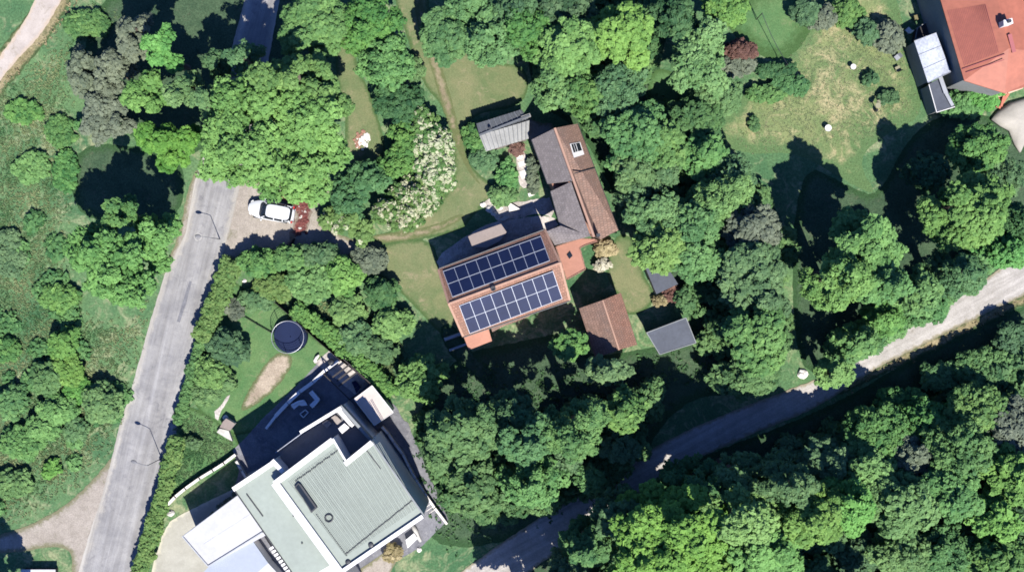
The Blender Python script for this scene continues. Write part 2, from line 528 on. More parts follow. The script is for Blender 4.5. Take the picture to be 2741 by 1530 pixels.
def sheet(name, pts, mat, layer=1, fade=0.6, smooth=2, jit=0.06, src=False, grid=0.5, z=None, kind='structure', label=None):
    """a thin ground covering on the outline pts (overview pixels) with an 'edge' attribute for its soft border"""
    NSHEET[0] += 1
    rng = random.Random(NSHEET[0])
    w = [(p.x, p.y) for p in ((ring if src else ringo)(pts))]
    if smooth:
        w = chaikin(w, smooth)
    w = densify(w, max(0.25, grid * .6), jit, rng)
    n = len(w)
    a = np.array(w)
    lo, hi = a.min(0), a.max(0)
    gx, gy = np.meshgrid(np.arange(lo[0], hi[0], grid), np.arange(lo[1], hi[1], grid))
    q = np.stack([gx.ravel(), gy.ravel()], 1)
    q = q[inside(w, q)]
    if len(q):
        q = q[dist_to(w, q) > grid * .35]
    vs = [Vector(p) for p in w] + [Vector(p) for p in q]
    r = delaunay_2d_cdt(vs, [], [list(range(n))], 1, 1e-5)
    co = np.array([(v.x, v.y) for v in r[0]])
    zz = z if z is not None else 0.010 * layer + 0.0002 * NSHEET[0]
    me = bpy.data.meshes.new(name)
    fs = []
    for f in r[2]:
        (x1, y1), (x2, y2), (x3, y3) = co[f[0]], co[f[1]], co[f[2]]
        fs.append(tuple(f) if (x2 - x1) * (y3 - y1) - (x3 - x1) * (y2 - y1) > 0 else tuple(reversed(f)))
    me.from_pydata([(c[0], c[1], zz) for c in co], [], fs)
    at_ = me.attributes.new("edge", 'FLOAT', 'POINT')
    at_.data.foreach_set("value", np.clip(dist_to(w, co) / max(fade, 1e-3), 0, 1).astype(np.float32))
    me.materials.append(M[mat])
    o = bpy.data.objects.new(name, me)
    COL.objects.link(o)
    o['kind'] = kind
    if label:
        o['label'] = label
    return o
# ------------------------------------------------------------------ the setting: ground, lanes, lawns, paths
def ground_sheet():
    me = bpy.data.meshes.new("ground")
    me.from_pydata([(-1500, -1500, 0), (1500, -1500, 0), (1500, 1500, 0), (-1500, 1500, 0)], [], [(0, 1, 2, 3)])
    me.materials.append(M['ground'])
    o = bpy.data.objects.new("ground", me)
    COL.objects.link(o)
    o['kind'] = 'structure'
ground_sheet()
# woodland floors under the tree cover
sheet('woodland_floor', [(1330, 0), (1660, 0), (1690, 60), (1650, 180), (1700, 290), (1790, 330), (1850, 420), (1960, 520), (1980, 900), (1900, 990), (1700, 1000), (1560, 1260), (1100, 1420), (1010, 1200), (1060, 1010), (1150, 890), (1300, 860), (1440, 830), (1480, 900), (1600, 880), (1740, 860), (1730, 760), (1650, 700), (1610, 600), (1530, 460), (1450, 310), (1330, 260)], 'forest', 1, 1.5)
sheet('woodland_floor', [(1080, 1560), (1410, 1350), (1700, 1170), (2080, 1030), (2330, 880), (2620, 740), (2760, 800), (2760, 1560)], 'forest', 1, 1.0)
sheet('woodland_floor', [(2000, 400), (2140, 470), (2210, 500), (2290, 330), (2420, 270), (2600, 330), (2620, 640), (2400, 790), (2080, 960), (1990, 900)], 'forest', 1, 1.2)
sheet('woodland_floor', [(180, 350), (420, 380), (470, 430), (450, 560), (300, 560), (180, 540)], 'forest', 1, 1.2)  # the broad tree's cast shadow, darkened into the ground colour here
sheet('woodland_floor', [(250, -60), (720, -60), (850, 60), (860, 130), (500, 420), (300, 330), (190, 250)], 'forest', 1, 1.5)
# lawns
sheet('lawn', [(862, 60), (845, 130), (846, 200), (866, 260), (870, 330), (860, 425), (935, 425), (972, 385), (962, 330), (942, 270), (930, 230), (905, 180), (888, 120)], 'lawn', 2, .5)
sheet('lawn', [(975, -60), (1075, -60), (1085, 100), (1110, 125), (1180, 110), (1210, 160), (1310, 160), (1335, 210), (1310, 270), (1190, 285), (1170, 340), (1178, 420), (1262, 480), (1190, 540), (1160, 585), (945, 622), (935, 600), (1050, 555), (1135, 480), (1146, 400), (1118, 270), (1070, 220), (1045, 160), (1022, 90)], 'lawn', 2, .5)
sheet('lawn', [(955, 610), (1085, 595), (1112, 680), (1150, 800), (1180, 870), (1115, 850), (1045, 770), (990, 720), (935, 680)], 'lawn', 2, .6)
sheet('lawn', [(1545, 590), (1590, 590), (1612, 680), (1655, 750), (1610, 792), (1570, 790), (1556, 745), (1520, 690)], 'lawn', 2, .5)
sheet('lawn', [(1760, 360), (1860, 250), (1960, 150), (2040, 60), (2120, -60), (2240, -60), (2290, 130), (2330, 290), (2240, 330), (2150, 400), (2215, 500), (2120, 450), (2000, 380), (1900, 390)], 'lawn_dry', 2, 2.5, grid=.8)
sheet('lawn', [(1640, 170), (1700, 180), (1720, 230), (1690, 300), (1650, 300), (1625, 240)], 'lawn_green', 2, .6)
sheet('lawn', [(1800, 20), (2010, -60), (2060, 60), (1970, 170), (1860, 110)], 'lawn_green', 2, 2.2)
sheet('lawn', [(576, 690), (600, 720), (700, 760), (760, 830), (860, 890), (800, 960), (690, 1060), (600, 1100), (560, 1080), (470, 1010), (520, 850)], 'lawn_green', 2, .5)
sheet('lawn', [(440, 1005), (520, 1040), (590, 1090), (610, 1130), (520, 1180), (420, 1270), (400, 1240), (430, 1100)], 'lawn_green', 2, .5)
sheet('bare_soil', [(690, 880), (745, 895), (712, 960), (650, 1015), (600, 1040), (622, 985)], 'dirt', 3, .55)
sheet('trodden_track', [(1030, -60), (1052, -60), (1072, 60), (1104, 150), (1135, 240), (1160, 350), (1185, 430), (1215, 470), (1190, 450), (1150, 380), (1120, 290), (1080, 160), (1052, 70)], 'track', 3, .5)
sheet('trodden_track', [(935, 590), (1010, 585), (1090, 568), (1160, 535), (1172, 548), (1100, 585), (1020, 606), (930, 612)], 'track', 3, .4)
# lanes, drives and paths (photograph pixels)
sheet('country_road', [(523, 480), (496, 627), (440, 737), (401, 865), (358, 1020), (319, 1144), (298, 1233), (270, 1339), (245, 1410), (205, 1545), (190, 1640), (330, 1640), (358, 1545), (395, 1440), (430, 1330), (466, 1222), (478, 1126), (492, 1055), (512, 1000), (532, 918), (552, 829), (575, 750), (603, 660), (628, 560), (660, 420), (712, 200), (760, -60), (672, -60), (628, 100), (575, 330)], 'asphalt', 4, .8, 0, .03, src=True)
sheet('gravel_lane', [(2860, 600), (2741, 670), (2620, 760), (2480, 830), (2262, 986), (2040, 1068), (1880, 1132), (1760, 1190), (1600, 1290), (1400, 1410), (1150, 1590), (1330, 1600), (1480, 1480), (1640, 1370), (1790, 1262), (1990, 1170), (2190, 1090), (2310, 1005), (2500, 905), (2741, 790), (2860, 735)], 'gravel', 4, .35, 1, .05, src=True)
sheet('dry_grass_verge', [(2860, 728), (2741, 786), (2500, 900), (2310, 1000), (2230, 1045), (2250, 1060), (2330, 1015), (2520, 925), (2741, 815), (2860, 760)], 'verge', 3, .4, 1, .12, src=True)
sheet('gravel_path', [(110, -40), (71, 53), (0, 152), (-120, 300), (-120, 420), (0, 214), (60, 145), (117, 86), (172, -10), (180, -40)], 'pinkpath', 4, .35, 1, .05, src=True)
sheet('dry_grass_verge', [(165, -40), (117, 70), (0, 190), (-120, 380), (-120, 440), (0, 256), (75, 172), (140, 96), (212, -40)], 'verge', 3, .5, 1, .12, src=True)
sheet('dry_grass_verge', [(118, -40), (76, 40), (0, 132), (-90, 240), (-90, 300), (0, 170), (90, 60), (125, -40)], 'verge', 3, .4, 1, .1, src=True)
sheet('dirt_track', [(315, 1200), (250, 1285), (160, 1365), (40, 1422), (-90, 1448), (-90, 1478), (60, 1478), (110, 1464), (165, 1462), (195, 1480), (190, 1545), (240, 1560), (270, 1400), (305, 1290)], 'drive', 3, .7, 2, .06, src=True, label=None)
sheet('gravel_drive', [(590, 500), (650, 480), (760, 500), (870, 470), (900, 500), (862, 545), (850, 570), (870, 605), (930, 640), (1020, 645), (1015, 665), (900, 700), (760, 720), (590, 690), (560, 660)], 'drive', 3, .5, 1, .06, src=True)
sheet('roadside_gravel', [(528, 440), (500, 520), (480, 625), (430, 745), (470, 740), (510, 630), (540, 500)], 'drive', 3, .5, 2, .08, src=True)
sheet('brick_rubble', [(765, 495), (805, 500), (836, 535), (832, 590), (822, 622), (790, 630), (778, 665), (765, 690), (752, 705), (770, 645), (788, 600), (795, 560), (735, 537), (745, 520)], 'mulch', 5, .3, 1, .22, src=True)
sheet('cream_drive', [(395, 1580), (412, 1500), (436, 1428), (455, 1395), (492, 1372), (640, 1300), (665, 1265), (760, 1225), (800, 1300), (600, 1580)], 'cream', 3, .15, 0, .03, src=True)
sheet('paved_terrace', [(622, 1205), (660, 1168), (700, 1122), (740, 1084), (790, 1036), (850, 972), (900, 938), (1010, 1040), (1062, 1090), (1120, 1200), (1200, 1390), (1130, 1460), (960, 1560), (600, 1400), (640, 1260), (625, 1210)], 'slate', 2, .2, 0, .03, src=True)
sheet('stone_patio', [(843, 970), (882, 937), (914, 953), (936, 976), (966, 1004), (990, 1024), (951, 1056), (903, 1015), (869, 993)], 'paving', 4, .1, 0, .02, src=True)
sheet('lower_patio', [(960, 1560), (966, 1520), (1040, 1470), (1062, 1500), (1030, 1560)], 'drive', 4, .1, 0, .02, src=True)
sheet('slab_path', [(1380, 405), (1404, 400), (1418, 455), (1424, 480), (1420, 500), (1395, 505), (1385, 470)], 'paving', 4, .2, 1, .04, src=True)
sheet('courtyard', [(1165, 690), (1235, 640), (1300, 600), (1370, 585), (1480, 575), (1500, 610), (1400, 650), (1180, 730)], 'paving', 3, .3, 1, .05, src=True)
sheet('courtyard', [(1395, 300), (1440, 330), (1490, 330), (1470, 380), (1425, 385), (1400, 360)], 'drive', 3, .3, 1, .05, src=True)
sheet('stone_terrace', [(1290, 545), (1330, 520), (1365, 545), (1395, 540), (1470, 528), (1485, 560), (1475, 582), (1440, 572), (1385, 585), (1335, 592)], 'paving', 4, .25, 0, .08, src=True)
sheet('flagstone_path', [(616, 1056), (608, 1060), (590, 1086), (574, 1100), (576, 1118), (584, 1124), (594, 1096), (610, 1072)], 'paving', 4, .08, 0, .03, src=True)
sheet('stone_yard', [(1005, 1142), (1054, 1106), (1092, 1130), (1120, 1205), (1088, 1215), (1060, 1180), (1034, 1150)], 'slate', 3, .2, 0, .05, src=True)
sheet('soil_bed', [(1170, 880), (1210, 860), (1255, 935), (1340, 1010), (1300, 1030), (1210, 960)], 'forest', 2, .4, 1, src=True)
# ------------------------------------------------------------------ buildings
def lerp(a, b, t):
    return a + (b - a) * t
def on_plane(q, px, py):
    """point of the plane through q[0..2] that shows at photograph pixel (px, py)"""
    n = (q[1] - q[0]).cross(q[2] - q[0])
    o = Vector((0, 0, H))
    d = at(px, py, 0) - o
    return o + d * ((q[0] - o).dot(n) / d.dot(n))
def centroid(pts):
    c = Vector((0, 0, 0))
    for p in pts:
        c += Vector((p[0], p[1], 0))
    return c / len(pts)
def walls_under(root, pts, inset, z0, mat, name='wall', drop=0.12, base=None):
    """walls below the outline pts (with their own heights), set in by inset"""
    c = centroid(pts)
    q = []
    for p in pts:
        d = Vector((p[0] - c.x, p[1] - c.y, 0))
        d = d * (1 - inset / max(d.length, .1))
        q.append(Vector((c.x + d.x, c.y + d.y, p[2] - drop)))
    m = MB()
    m.prism(q, z0)
    return m.build(name, mat, root, base)

# ---- house with the solar panels
b = at(1345, 775)
hs = thing('tiled_house', b, 'terracotta tiled house carrying two large arrays of dark solar panels', 'house')
ZE, ZR = 4.4, 6.4
nw, ne = at(1173, 721, ZE), at(1459, 615, ZE)
rw, re = at(1201, 812, ZR), at(1499, 703, ZR)
sw, se = at(1240, 900, ZE), at(1525, 803, ZE)
m = MB(); m.slab([nw, rw, re, ne], .16); m.build('roof', 'tile', hs, b)
north_pl = (nw, rw, re)
m = MB(); m.slab([rw, sw, se, re], .16); m.build('roof', 'tile', hs, b)
south_pl = (rw, sw, se)
walls_under(hs, [nw, sw, se, ne], .35, 0, 'brickwall', base=b)
for e, (a_, r_, c_) in enumerate(((nw, rw, sw), (ne, re, se))):
    gw = MB()
    cc = (a_ + c_) / 2
    ins = (Vector((b.x, b.y, 0)) - Vector((cc.x, cc.y, 0))).normalized() * .3
    gw.poly([a_ + ins + Vector((0, 0, -.18)), r_ + ins + Vector((0, 0, -.18)), c_ + ins + Vector((0, 0, -.18))])
    gw.build('gable', 'brickwall', hs, b)
m = MB(); m.tube([rw + Vector((0, 0, .03)), re + Vector((0, 0, .03))], .11, 8); m.build('ridge', 'ridge', hs, b)
for a_, c_ in ((nw, ne), (sw, se)):
    m = MB(); off = (a_ - (rw if a_ is nw else rw)).normalized() * .08
    off.z = -.06
    m.tube([a_ + off, c_ + off], .06, 8); m.build('gutter', 'dark', hs, b)
for a_, c_ in ((nw, rw), (sw, rw), (ne, re), (se, re)):
    m = MB(); m.bar(a_ + Vector((0, 0, .05)), c_ + Vector((0, 0, .05)), .2, .07); m.build('verge_tile', 'ridge', hs, b)
m = MB(); pc = at(1320, 772, 6.5); m.lathe(pc - Vector((0, 0, .4)), [(.2, 0), (.2, .55), (.24, .55), (.24, .65), (.14, .65), (.14, .5)], 16); m.build('flue_pipe', 'dark', hs, b)
# porch under the south eave
pl = (sw, se)
ps = [at(1238, 893, 4.3), at(1308, 870, 4.3), at(1309, 884, 3.9), at(1317, 912, 3.3), at(1255, 936, 3.3)]
m = MB(); m.slab(ps, .14); m.build('porch_roof', 'orange', hs, b)
walls_under(hs, ps[:1] + ps[1:2] + ps[3:], .3, 0, 'brickwall', 'porch_wall', .16, base=b)
# wavy lean-to strip of old tiles below the south gutter
st = [at(1312, 868, 4.15), at(1375, 848, 4.15), at(1440, 826, 4.15), at(1436, 834, 3.95), at(1416, 846, 3.8), at(1380, 862, 3.8), at(1350, 872, 3.75), at(1318, 888, 3.75)]
m = MB(); m.slab(st, .1); m.build('eaves_strip', 'tile_old', hs, b)
def array_on(plane, c00, c10, c11, c01, nx, ny):
    """solar array whose corners show at the four pixels, nx by ny panels"""
    n = (plane[1] - plane[0]).cross(plane[2] - plane[0]).normalized()
    if n.z < 0: n = -n
    q = [on_plane(plane, *c) + n * .12 for c in (c00, c10, c11, c01)]
    fr = MB()
    P = lambda u, v: lerp(lerp(q[0], q[1], u), lerp(q[3], q[2], u), v)
    for k in range(nx + 1):
        fr.bar(P(k / nx, 0), P(k / nx, 1), .042, .05, n)
    for k in range(ny + 1):
        fr.bar(P(0, k / ny), P(1, k / ny), .042, .054, n)
    fo = fr.build('solar_array', 'pv_rail', hs, b)
    for i in range(nx):
        for j in range(ny):
            u0, u1, v0, v1 = (i + .02) / nx, (i + .98) / nx, (j + .016) / ny, (j + .984) / ny
            t = n * random.uniform(-.004, .004)
            p = MB(); p.slab([P(u0, v0) + t, P(u0, v1) + t, P(u1, v1) - t, P(u1, v0) - t], .035)
            p.build('solar_panel', 'pv', fo, b)
array_on(north_pl, (1187, 728), (1448, 634), (1472, 699), (1212, 796), 9, 2)
array_on(south_pl, (1229, 816), (1479, 724), (1504, 797), (1257, 890), 9, 2)

# ---- tiled range running north from it
b = at(1530, 480)
wg = thing('tiled_wing', b, 'long pitched wing with one red tiled slope, one grey slope and a white skylight', 'house wing')
ZE, ZR = 3.9, 6.3
r0, r1 = at(1485, 343, ZR), at(1590, 634, ZR)
e0, e1 = at(1546, 331, ZE), at(1655, 616, ZE)
w0, w1 = at(1423, 374, ZE), at(1466, 492, ZE)
r_mid = at(1536, 484, ZR)
m = MB(); m.slab([e0, r0, r1, at(1607, 641, ZE + .45), e1], .16); m.build('roof', 'tile_old', wg, b)
east_pl = (e0, r0, r1)
m = MB(); m.slab([r0, w0, w1, r_mid], .16); m.build('roof', 'tile_grey', wg, b)
w2, w3 = at(1474, 512, ZE + .5), at(1500, 608, ZE + .5)
m = MB(); m.slab([at(1529, 486, ZR - .1), w2, w3, at(1581, 634, ZR - .1)], .16); m.build('roof', 'tile_grey', wg, b)
# the valley roof that joins the solar house
v0, v1, v2, v3 = at(1462, 619, 4.6), at(1501, 604, 5.0), at(1580, 632, 6.0), at(1485, 656, 4.55)
m = MB(); m.slab([v0, v3, v2, v1], .16); m.build('valley_roof', 'tile_grey', wg, b)
m = MB(); m.tube([r0 + Vector((0, 0, .03)), r1 + Vector((0, 0, .03))], .13, 8); m.build('ridge', 'ridge', wg, b)
walls_under(wg, [e0, w0, w1, w2, w3, at(1600, 640, ZE), e1], .4, 0, 'brickwall', base=b)
for k, (a_, c_) in enumerate(((w0, e0), (at(1607, 640, ZE), e1))):
    g = MB()
    rr = (r0, r1)[k]
    cc = centroid([e0, w0, e1, w3]); d = (cc - Vector(((a_.x + c_.x) / 2, (a_.y + c_.y) / 2, 0))).normalized() * .4
    g.poly([a_ + d + Vector((0, 0, -.2)), rr + d + Vector((0, 0, -.2)), c_ + d + Vector((0, 0, -.2))])
    if k == 0: g.build('gable', 'brickwall', wg, b)
for a_, c_ in ((e0, e1), (w0, w1), (w2, w3)):
    m = MB(); m.tube([a_ + Vector((0, 0, -.08)), c_ + Vector((0, 0, -.08))], .06, 8); m.build('gutter', 'dark', wg, b)
n = (east_pl[1] - east_pl[0]).cross(east_pl[2] - east_pl[0]).normalized()
if n.z < 0: n = -n
q = [on_plane(east_pl, *c) for c in ((1523, 386), (1551, 381), (1562, 414), (1534, 423))]
m = MB(); m.slab([p + n * .1 for p in q], .1); sk = m.build('skylight', 'white', wg, b)
q2 = [lerp(lerp(q[0], q[1], u), lerp(q[3], q[2], u), v) + n * .13 for u, v in ((.1, .06), (.9, .06), (.9, .66), (.1, .66))]
m = MB(); m.slab(q2, .03); m.build('pane', 'glass', sk, b)
m = MB(); m.bar(lerp(q2[0], q2[1], .5) + n * .01, lerp(q2[3], q2[2], .5) + n * .01, .05, .03, n); m.bar(lerp(q2[0], q2[1], .24) + n * .01, lerp(q2[3], q2[2], .24) + n * .01, .02, .03, n); m.build('glazing_bar', 'white', sk, b)
pd = on_plane(east_pl, 1536, 465); pe = on_plane(east_pl, 1590, 450)
m = MB(); m.bar(pd + n * .1, pe + n * .1, .08, .1, n); m.build('roof_joint', 'dark', wg, b)
m = MB(); pk = at(1600, 630, 6.0); m.prism([pk + Vector(d) for d in ((-.15, -.15, 0), (.2, -.1, 0), (.2, .15, 0), (-.15, .15, 0))], 4.6, 6.4); m.build('chimney', 'dark', wg, b)

# ---- orange flat extension between the two
b = at(1525, 700)
ex = thing('flat_roofed_extension', b, 'orange flat roofed extension with a small dark roof hatch, east of the solar house', 'extension')
zx = 3.6
pts = ring([(1488, 660), (1553, 638), (1590, 640), (1600, 645), (1566, 656), (1552, 664), (1567, 720), (1517, 748)], zx)
m = MB(); m.slab(pts, .18); m.build('roof', 'orange', ex, b)
walls_under(ex, [pts[0], pts[1], pts[5], pts[6], pts[7]], .25, 0, 'brickwall', 'wall', .19, base=b)
hp = ring([(1517, 682), (1526, 672), (1533, 684), (1524, 693)], zx + .1)
m = MB(); m.slab(hp, .12); m.build('roof_hatch', 'glass', ex, b)
rim = MB()
for i in range(len(pts)):
    rim.bar(pts[i] + Vector((0, 0, .03)), pts[(i + 1) % len(pts)] + Vector((0, 0, .03)), .1, .07)
rim.build('roof_edge', 'tile', ex, b)

# ---- barn to the south-east
b = at(1630, 870)
bn = thing('tiled_barn', b, 'small barn with a brown tiled gable roof, half in tree shade', 'barn')
ZE, ZR = 2.9, 4.6
r0, r1 = at(1613, 803, ZR), at(1657, 936, ZR)
e0, e1 = at(1662, 783, ZE), at(1706, 922, ZE)
w0, w1 = at(1550, 825, ZE), at(1594, 958, ZE)
m = MB(); m.slab([e0, r0, r1, e1], .14); m.build('roof', 'tile', bn, b)
m = MB(); m.slab([r0, w0, w1, r1], .14); m.build('roof', 'tile_old', bn, b)
m = MB(); m.tube([r0 + Vector((0, 0, .03)), r1 + Vector((0, 0, .03))], .1, 8); m.build('ridge', 'ridge', bn, b)
walls_under(bn, [e0, w0, w1, e1], .3, 0, 'brickwall', base=b)
for a_, rr, c_ in ((w0, r0, e0), (w1, r1, e1)):
    g = MB()
    d = (Vector((b.x, b.y, 0)) - Vector(((a_.x + c_.x) / 2, (a_.y + c_.y) / 2, 0))).normalized() * .3 + Vector((0, 0, -.16))
    g.poly([a_ + d, rr + d, c_ + d])
    g.build('gable', 'brickwall', bn, b)

# ---- grey garage
b = at(1797, 900)
gr = thing('grey_garage', b, 'grey felt roofed garage standing alone beside the barn', 'garage')
pts = [at(1731, 890, 2.7), at(1836, 850, 2.7), at(1863, 917, 2.55), at(1766, 948, 2.55)]
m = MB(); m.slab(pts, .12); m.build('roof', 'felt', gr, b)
walls_under(gr, pts, .2, 0, 'grey_wall', base=b)
rim = MB()
for i in range(4):
    rim.bar(pts[i] + Vector((0, 0, .02)), pts[(i + 1) % 4] + Vector((0, 0, .02)), .07, .06)
rim.build('roof_edge', 'grey_wall', gr, b)
m = MB(); d = at(1748, 919); d2 = at(1757, 944)
m.bar(d + Vector((.14, 0, 1.05)), d2 + Vector((.14, 0, 1.05)), .06, 2.0); m.build('garage_door', 'white', gr, b)

# ---- low grey shed under the trees
b = at(1762, 748)
sd = thing('grey_shed', b, 'low grey shed roof poking out from under the trees east of the lawn', 'shed')
pts = [at(1722, 703, 2.3), at(1765, 680, 2.3), at(1815, 760, 2.2), at(1757, 787, 2.2)]
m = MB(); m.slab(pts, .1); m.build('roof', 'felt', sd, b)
walls_under(sd, pts, .18, 0, 'timber', base=b)
# ---- sunlit patch of courtyard paving, built as a raised block to catch light
b = at(1302, 630)
lt = thing('sunlit_paving_block', b, 'beige raised block standing in for a sunlit paving patch in the dark courtyard', 'shed')
pts = ring([(1253, 633), (1266, 626), (1341, 599), (1356, 621), (1338, 645), (1302, 663), (1264, 660)], 3.1)
m = MB(); m.slab(pts, .1); m.build('roof', 'beige_slab', lt, b)
walls_under(lt, pts, .15, 0, 'wall_stone', base=b)

# ---- corrugated shed to the north
b = at(1347, 345)
cs = thing('corrugated_shed', b, 'old shed with a dark and a pale corrugated roof slope', 'shed')
n0, n1 = at(1275, 331, 2.6), at(1396, 293, 2.6)
r0, r1 = at(1283, 362, 3.1), at(1417, 322, 3.1)
s0, s1 = at(1301, 405, 2.2), at(1415, 371, 2.2)
def corrugated(name, a, b_, c, d, mat, pitch=.28, amp=.025):
    """corrugated plate a-b along the top, d-c along the bottom"""
    nrm = (b_ - a).cross(d - a).normalized()
    if nrm.z < 0: nrm = -nrm
    k = max(4, int((b_ - a).length / pitch * 4))
    mm = MB()
    top = [lerp(a, b_, i / k) + nrm * (amp * math.sin(i * math.pi / 2)) for i in range(k + 1)]
    bot = [lerp(d, c, i / k) + nrm * (amp * math.sin(i * math.pi / 2)) for i in range(k + 1)]
    for i in range(k):
        mm.slab([top[i], bot[i], bot[i + 1], top[i + 1]], .03)
    return mm.build(name, mat, cs, b)
corrugated('roof', n0, n1, lerp(r1, n1, .12) , r0, 'sheet_dark')
corrugated('roof', r0, r1, s1, s0, 'sheet_pale', .42, .035)
for k in range(11):
    u = (k + .3) / 11
    m = MB(); m.bar(lerp(r0, r1, u) + Vector((0, 0, .05)), lerp(s0, s1, u) + Vector((0, 0, .05)), .05, .05); m.build('batten', 'sheet_dark', cs, b)
for k in range(9):
    u = (k + .5) / 9
    m = MB(); m.bar(lerp(n0, n1, u) + Vector((0, 0, .04)), lerp(r0, lerp(r1, n1, .12), u) + Vector((0, 0, .04)), .03, .04); m.build('batten', 'steel', cs, b)
m = MB(); m.bar(r0 + Vector((0, 0, .07)), at(1418, 309, 3.15), .18, .06); m.build('ridge', 'sheet_dark', cs, b)
m = MB(); m.bar(at(1396, 316, 3.05), at(1420, 308, 3.05), .35, .06); m.build('ridge_sheet', 'sheet_pale', cs, b)
walls_under(cs, [n0, s0, s1, n1], .2, 0, 'timber', base=b)
m = MB(); m.lathe(at(1312, 345, 2.9), [(.1, 0), (.1, .35), (.14, .35), (.14, .42)], 10); m.build('flue_pipe', 'dark', cs, b)

# ---- red house at the top right
b = at(2660, 60)
rh = thing('red_roofed_house', b, 'large house with a red sheet roof, white chimney and grey walls', 'house')
ZE, ZR = 5.6, 7.4
a0, a1 = at(2500, -60, ZE), at(2581, 216, ZE)
ri0, ri1 = at(2648, -100, ZR), at(2700, 130, ZR)
se_ = at(2760, 222, ZE)
far0, far1 = at(2860, -150, ZE), at(2900, 150, ZE)
m = MB(); m.slab([a0, a1, ri1, ri0], .14); m.build('roof', 'red_roof', rh, b)
west_pl = (a0, a1, ri1)
hip = at(2690, 250, ZE)
m = MB(); m.slab([a1, hip, at(2800, 215, ZE), far1, ri1], .14); m.build('roof', 'red_roof', rh, b)
m = MB(); m.slab([ri0, ri1, far1, far0], .14); m.build('roof', 'red_roof', rh, b)
walls_under(rh, [a0, a1, hip, at(2800, 215, ZE), far1, far0], .3, 0, 'grey_wall', base=b)
n = (west_pl[1] - west_pl[0]).cross(west_pl[2] - west_pl[0]).normalized()
if n.z < 0: n = -n
se = MB()
for k in range(22):
    u = .1 + .87 * k / 21
    p0 = on_plane(west_pl, 2530 + 115 * u - 4, 30 - 18 * u)
    p1 = on_plane(west_pl, 2572 + 104 * u, 180 - 40 * u)
    se.bar(p0 + n * .02, p1 + n * .02, .035, .05, n)
se.build('sheet_ribs', 'red_dark', rh, b)
pi = MB()
pi.bar(on_plane(west_pl, 2576, 185) + n * .06, on_plane(west_pl, 2690, 145) + n * .06, .07, .08, n)
pi.bar(on_plane(west_pl, 2586, 194) + n * .06, on_plane(west_pl, 2688, 160) + n * .06, .06, .08, n)
pi.build('snow_guard', 'red_dark', rh, b)
cb = at(2700, 60, 8.3)
m = MB(); m.prism([cb + Vector(d) for d in ((-.42, -.3, 0), (.42, -.1, 0), (.32, .38, 0), (-.45, .2, 0))], 6.4, 8.3); ch = m.build('chimney', 'white', rh, b)
m = MB(); m.lathe(cb + Vector((-.05, .05, 0)), [(.14, -.02), (.14, .3), (.17, .3), (.17, .36)], 12); m.build('chimney_pot', 'dark', ch, b)
m = MB(); p0, p1 = at(2702, 92, 7.55), at(2714, 140, 7.3); m.bar(p0, p1, .36, .12); m.build('roof_light', 'red_dark', rh, b)
for (x0, y0, x1, y1) in ((2533, 62, 2538, 80), (2548, 118, 2554, 138), (2563, 172, 2568, 188)):
    p, q = at(x0, y0, 3.6), at(x1, y1, 3.6)
    wd = MB()
    wd.bar(p + Vector((-.02, 0, 0)), q + Vector((-.02, 0, 0)), .1, 1.2)
    wd.build('window', 'glass', rh, b)

# ---- conservatory on its west side
b = at(2500, 190)
cv = thing('conservatory', b, 'lean-to conservatory with a pale glazed roof against the red roofed house', 'conservatory')
zc = 2.9
g0, g1, g2, g3 = at(2447, 110, zc), at(2506, 88, zc + .5), at(2545, 193, zc + .5), at(2484, 222, zc)
m = MB(); m.slab([g0, g3, g2, g1], .05); m.build('roof', 'poly', cv, b)
br = MB()
for k in range(4):
    u = k / 3
    br.bar(lerp(g0, g3, u) + Vector((0, 0, .03)), lerp(g1, g2, u) + Vector((0, 0, .03)), .035, .04)
br.build('glazing_bar', 'steel', cv, b)
walls_under(cv, [g0, g3, g2, g1], .1, 0, 'grey_wall', base=b)
l0, l1, l2, l3 = at(2486, 226, 2.5), at(2520, 206, 2.7), at(2556, 286, 2.7), at(2507, 301, 2.5)
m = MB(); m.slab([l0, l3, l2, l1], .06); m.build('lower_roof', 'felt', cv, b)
walls_under(cv, [l0, l3, l2, l1], .1, 0, 'grey_wall', 'lower_wall', base=b)
gt = MB(); gt.bar(at(2541, 184, 3.3), at(2514, 202, 2.9), .22, .08); gt.bar(at(2516, 204, 2.9), at(2532, 250, 2.85), .38, .08); gt.bar(at(2532, 250, 2.85), at(2550, 283, 2.8), .3, .08)
gt.build('valley_gutter', 'steel', cv, b)
rim = MB(); rim.bar(l3, l2, .07, .1); rim.bar(l0, l3, .07, .1); rim.build('roof_edge', 'white', cv, b)
m = MB(); tp = [at(2456, 75, 1.0), at(2510, 40, 1.0), at(2520, 85, 1.0), at(2450, 105, 1.0)]
dk = thing('side_decking', at(2485, 78), 'dark timber decking beside the conservatory, below the grey wall', 'decking')
m.prism(tp, 0, .5); m.build('deck_floor', 'timber_dark', dk, at(2485, 78))
rl = MB()
for i in (0, 2, 3):
    rl.bar(tp[i], tp[(i + 1) % 4], .06, .08)
    rl.bar(Vector((tp[i].x, tp[i].y, .5)), tp[i], .07, .07, Vector((1, 0, 0)))
rl.build('handrail', 'grey_wall', dk, at(2485, 78))

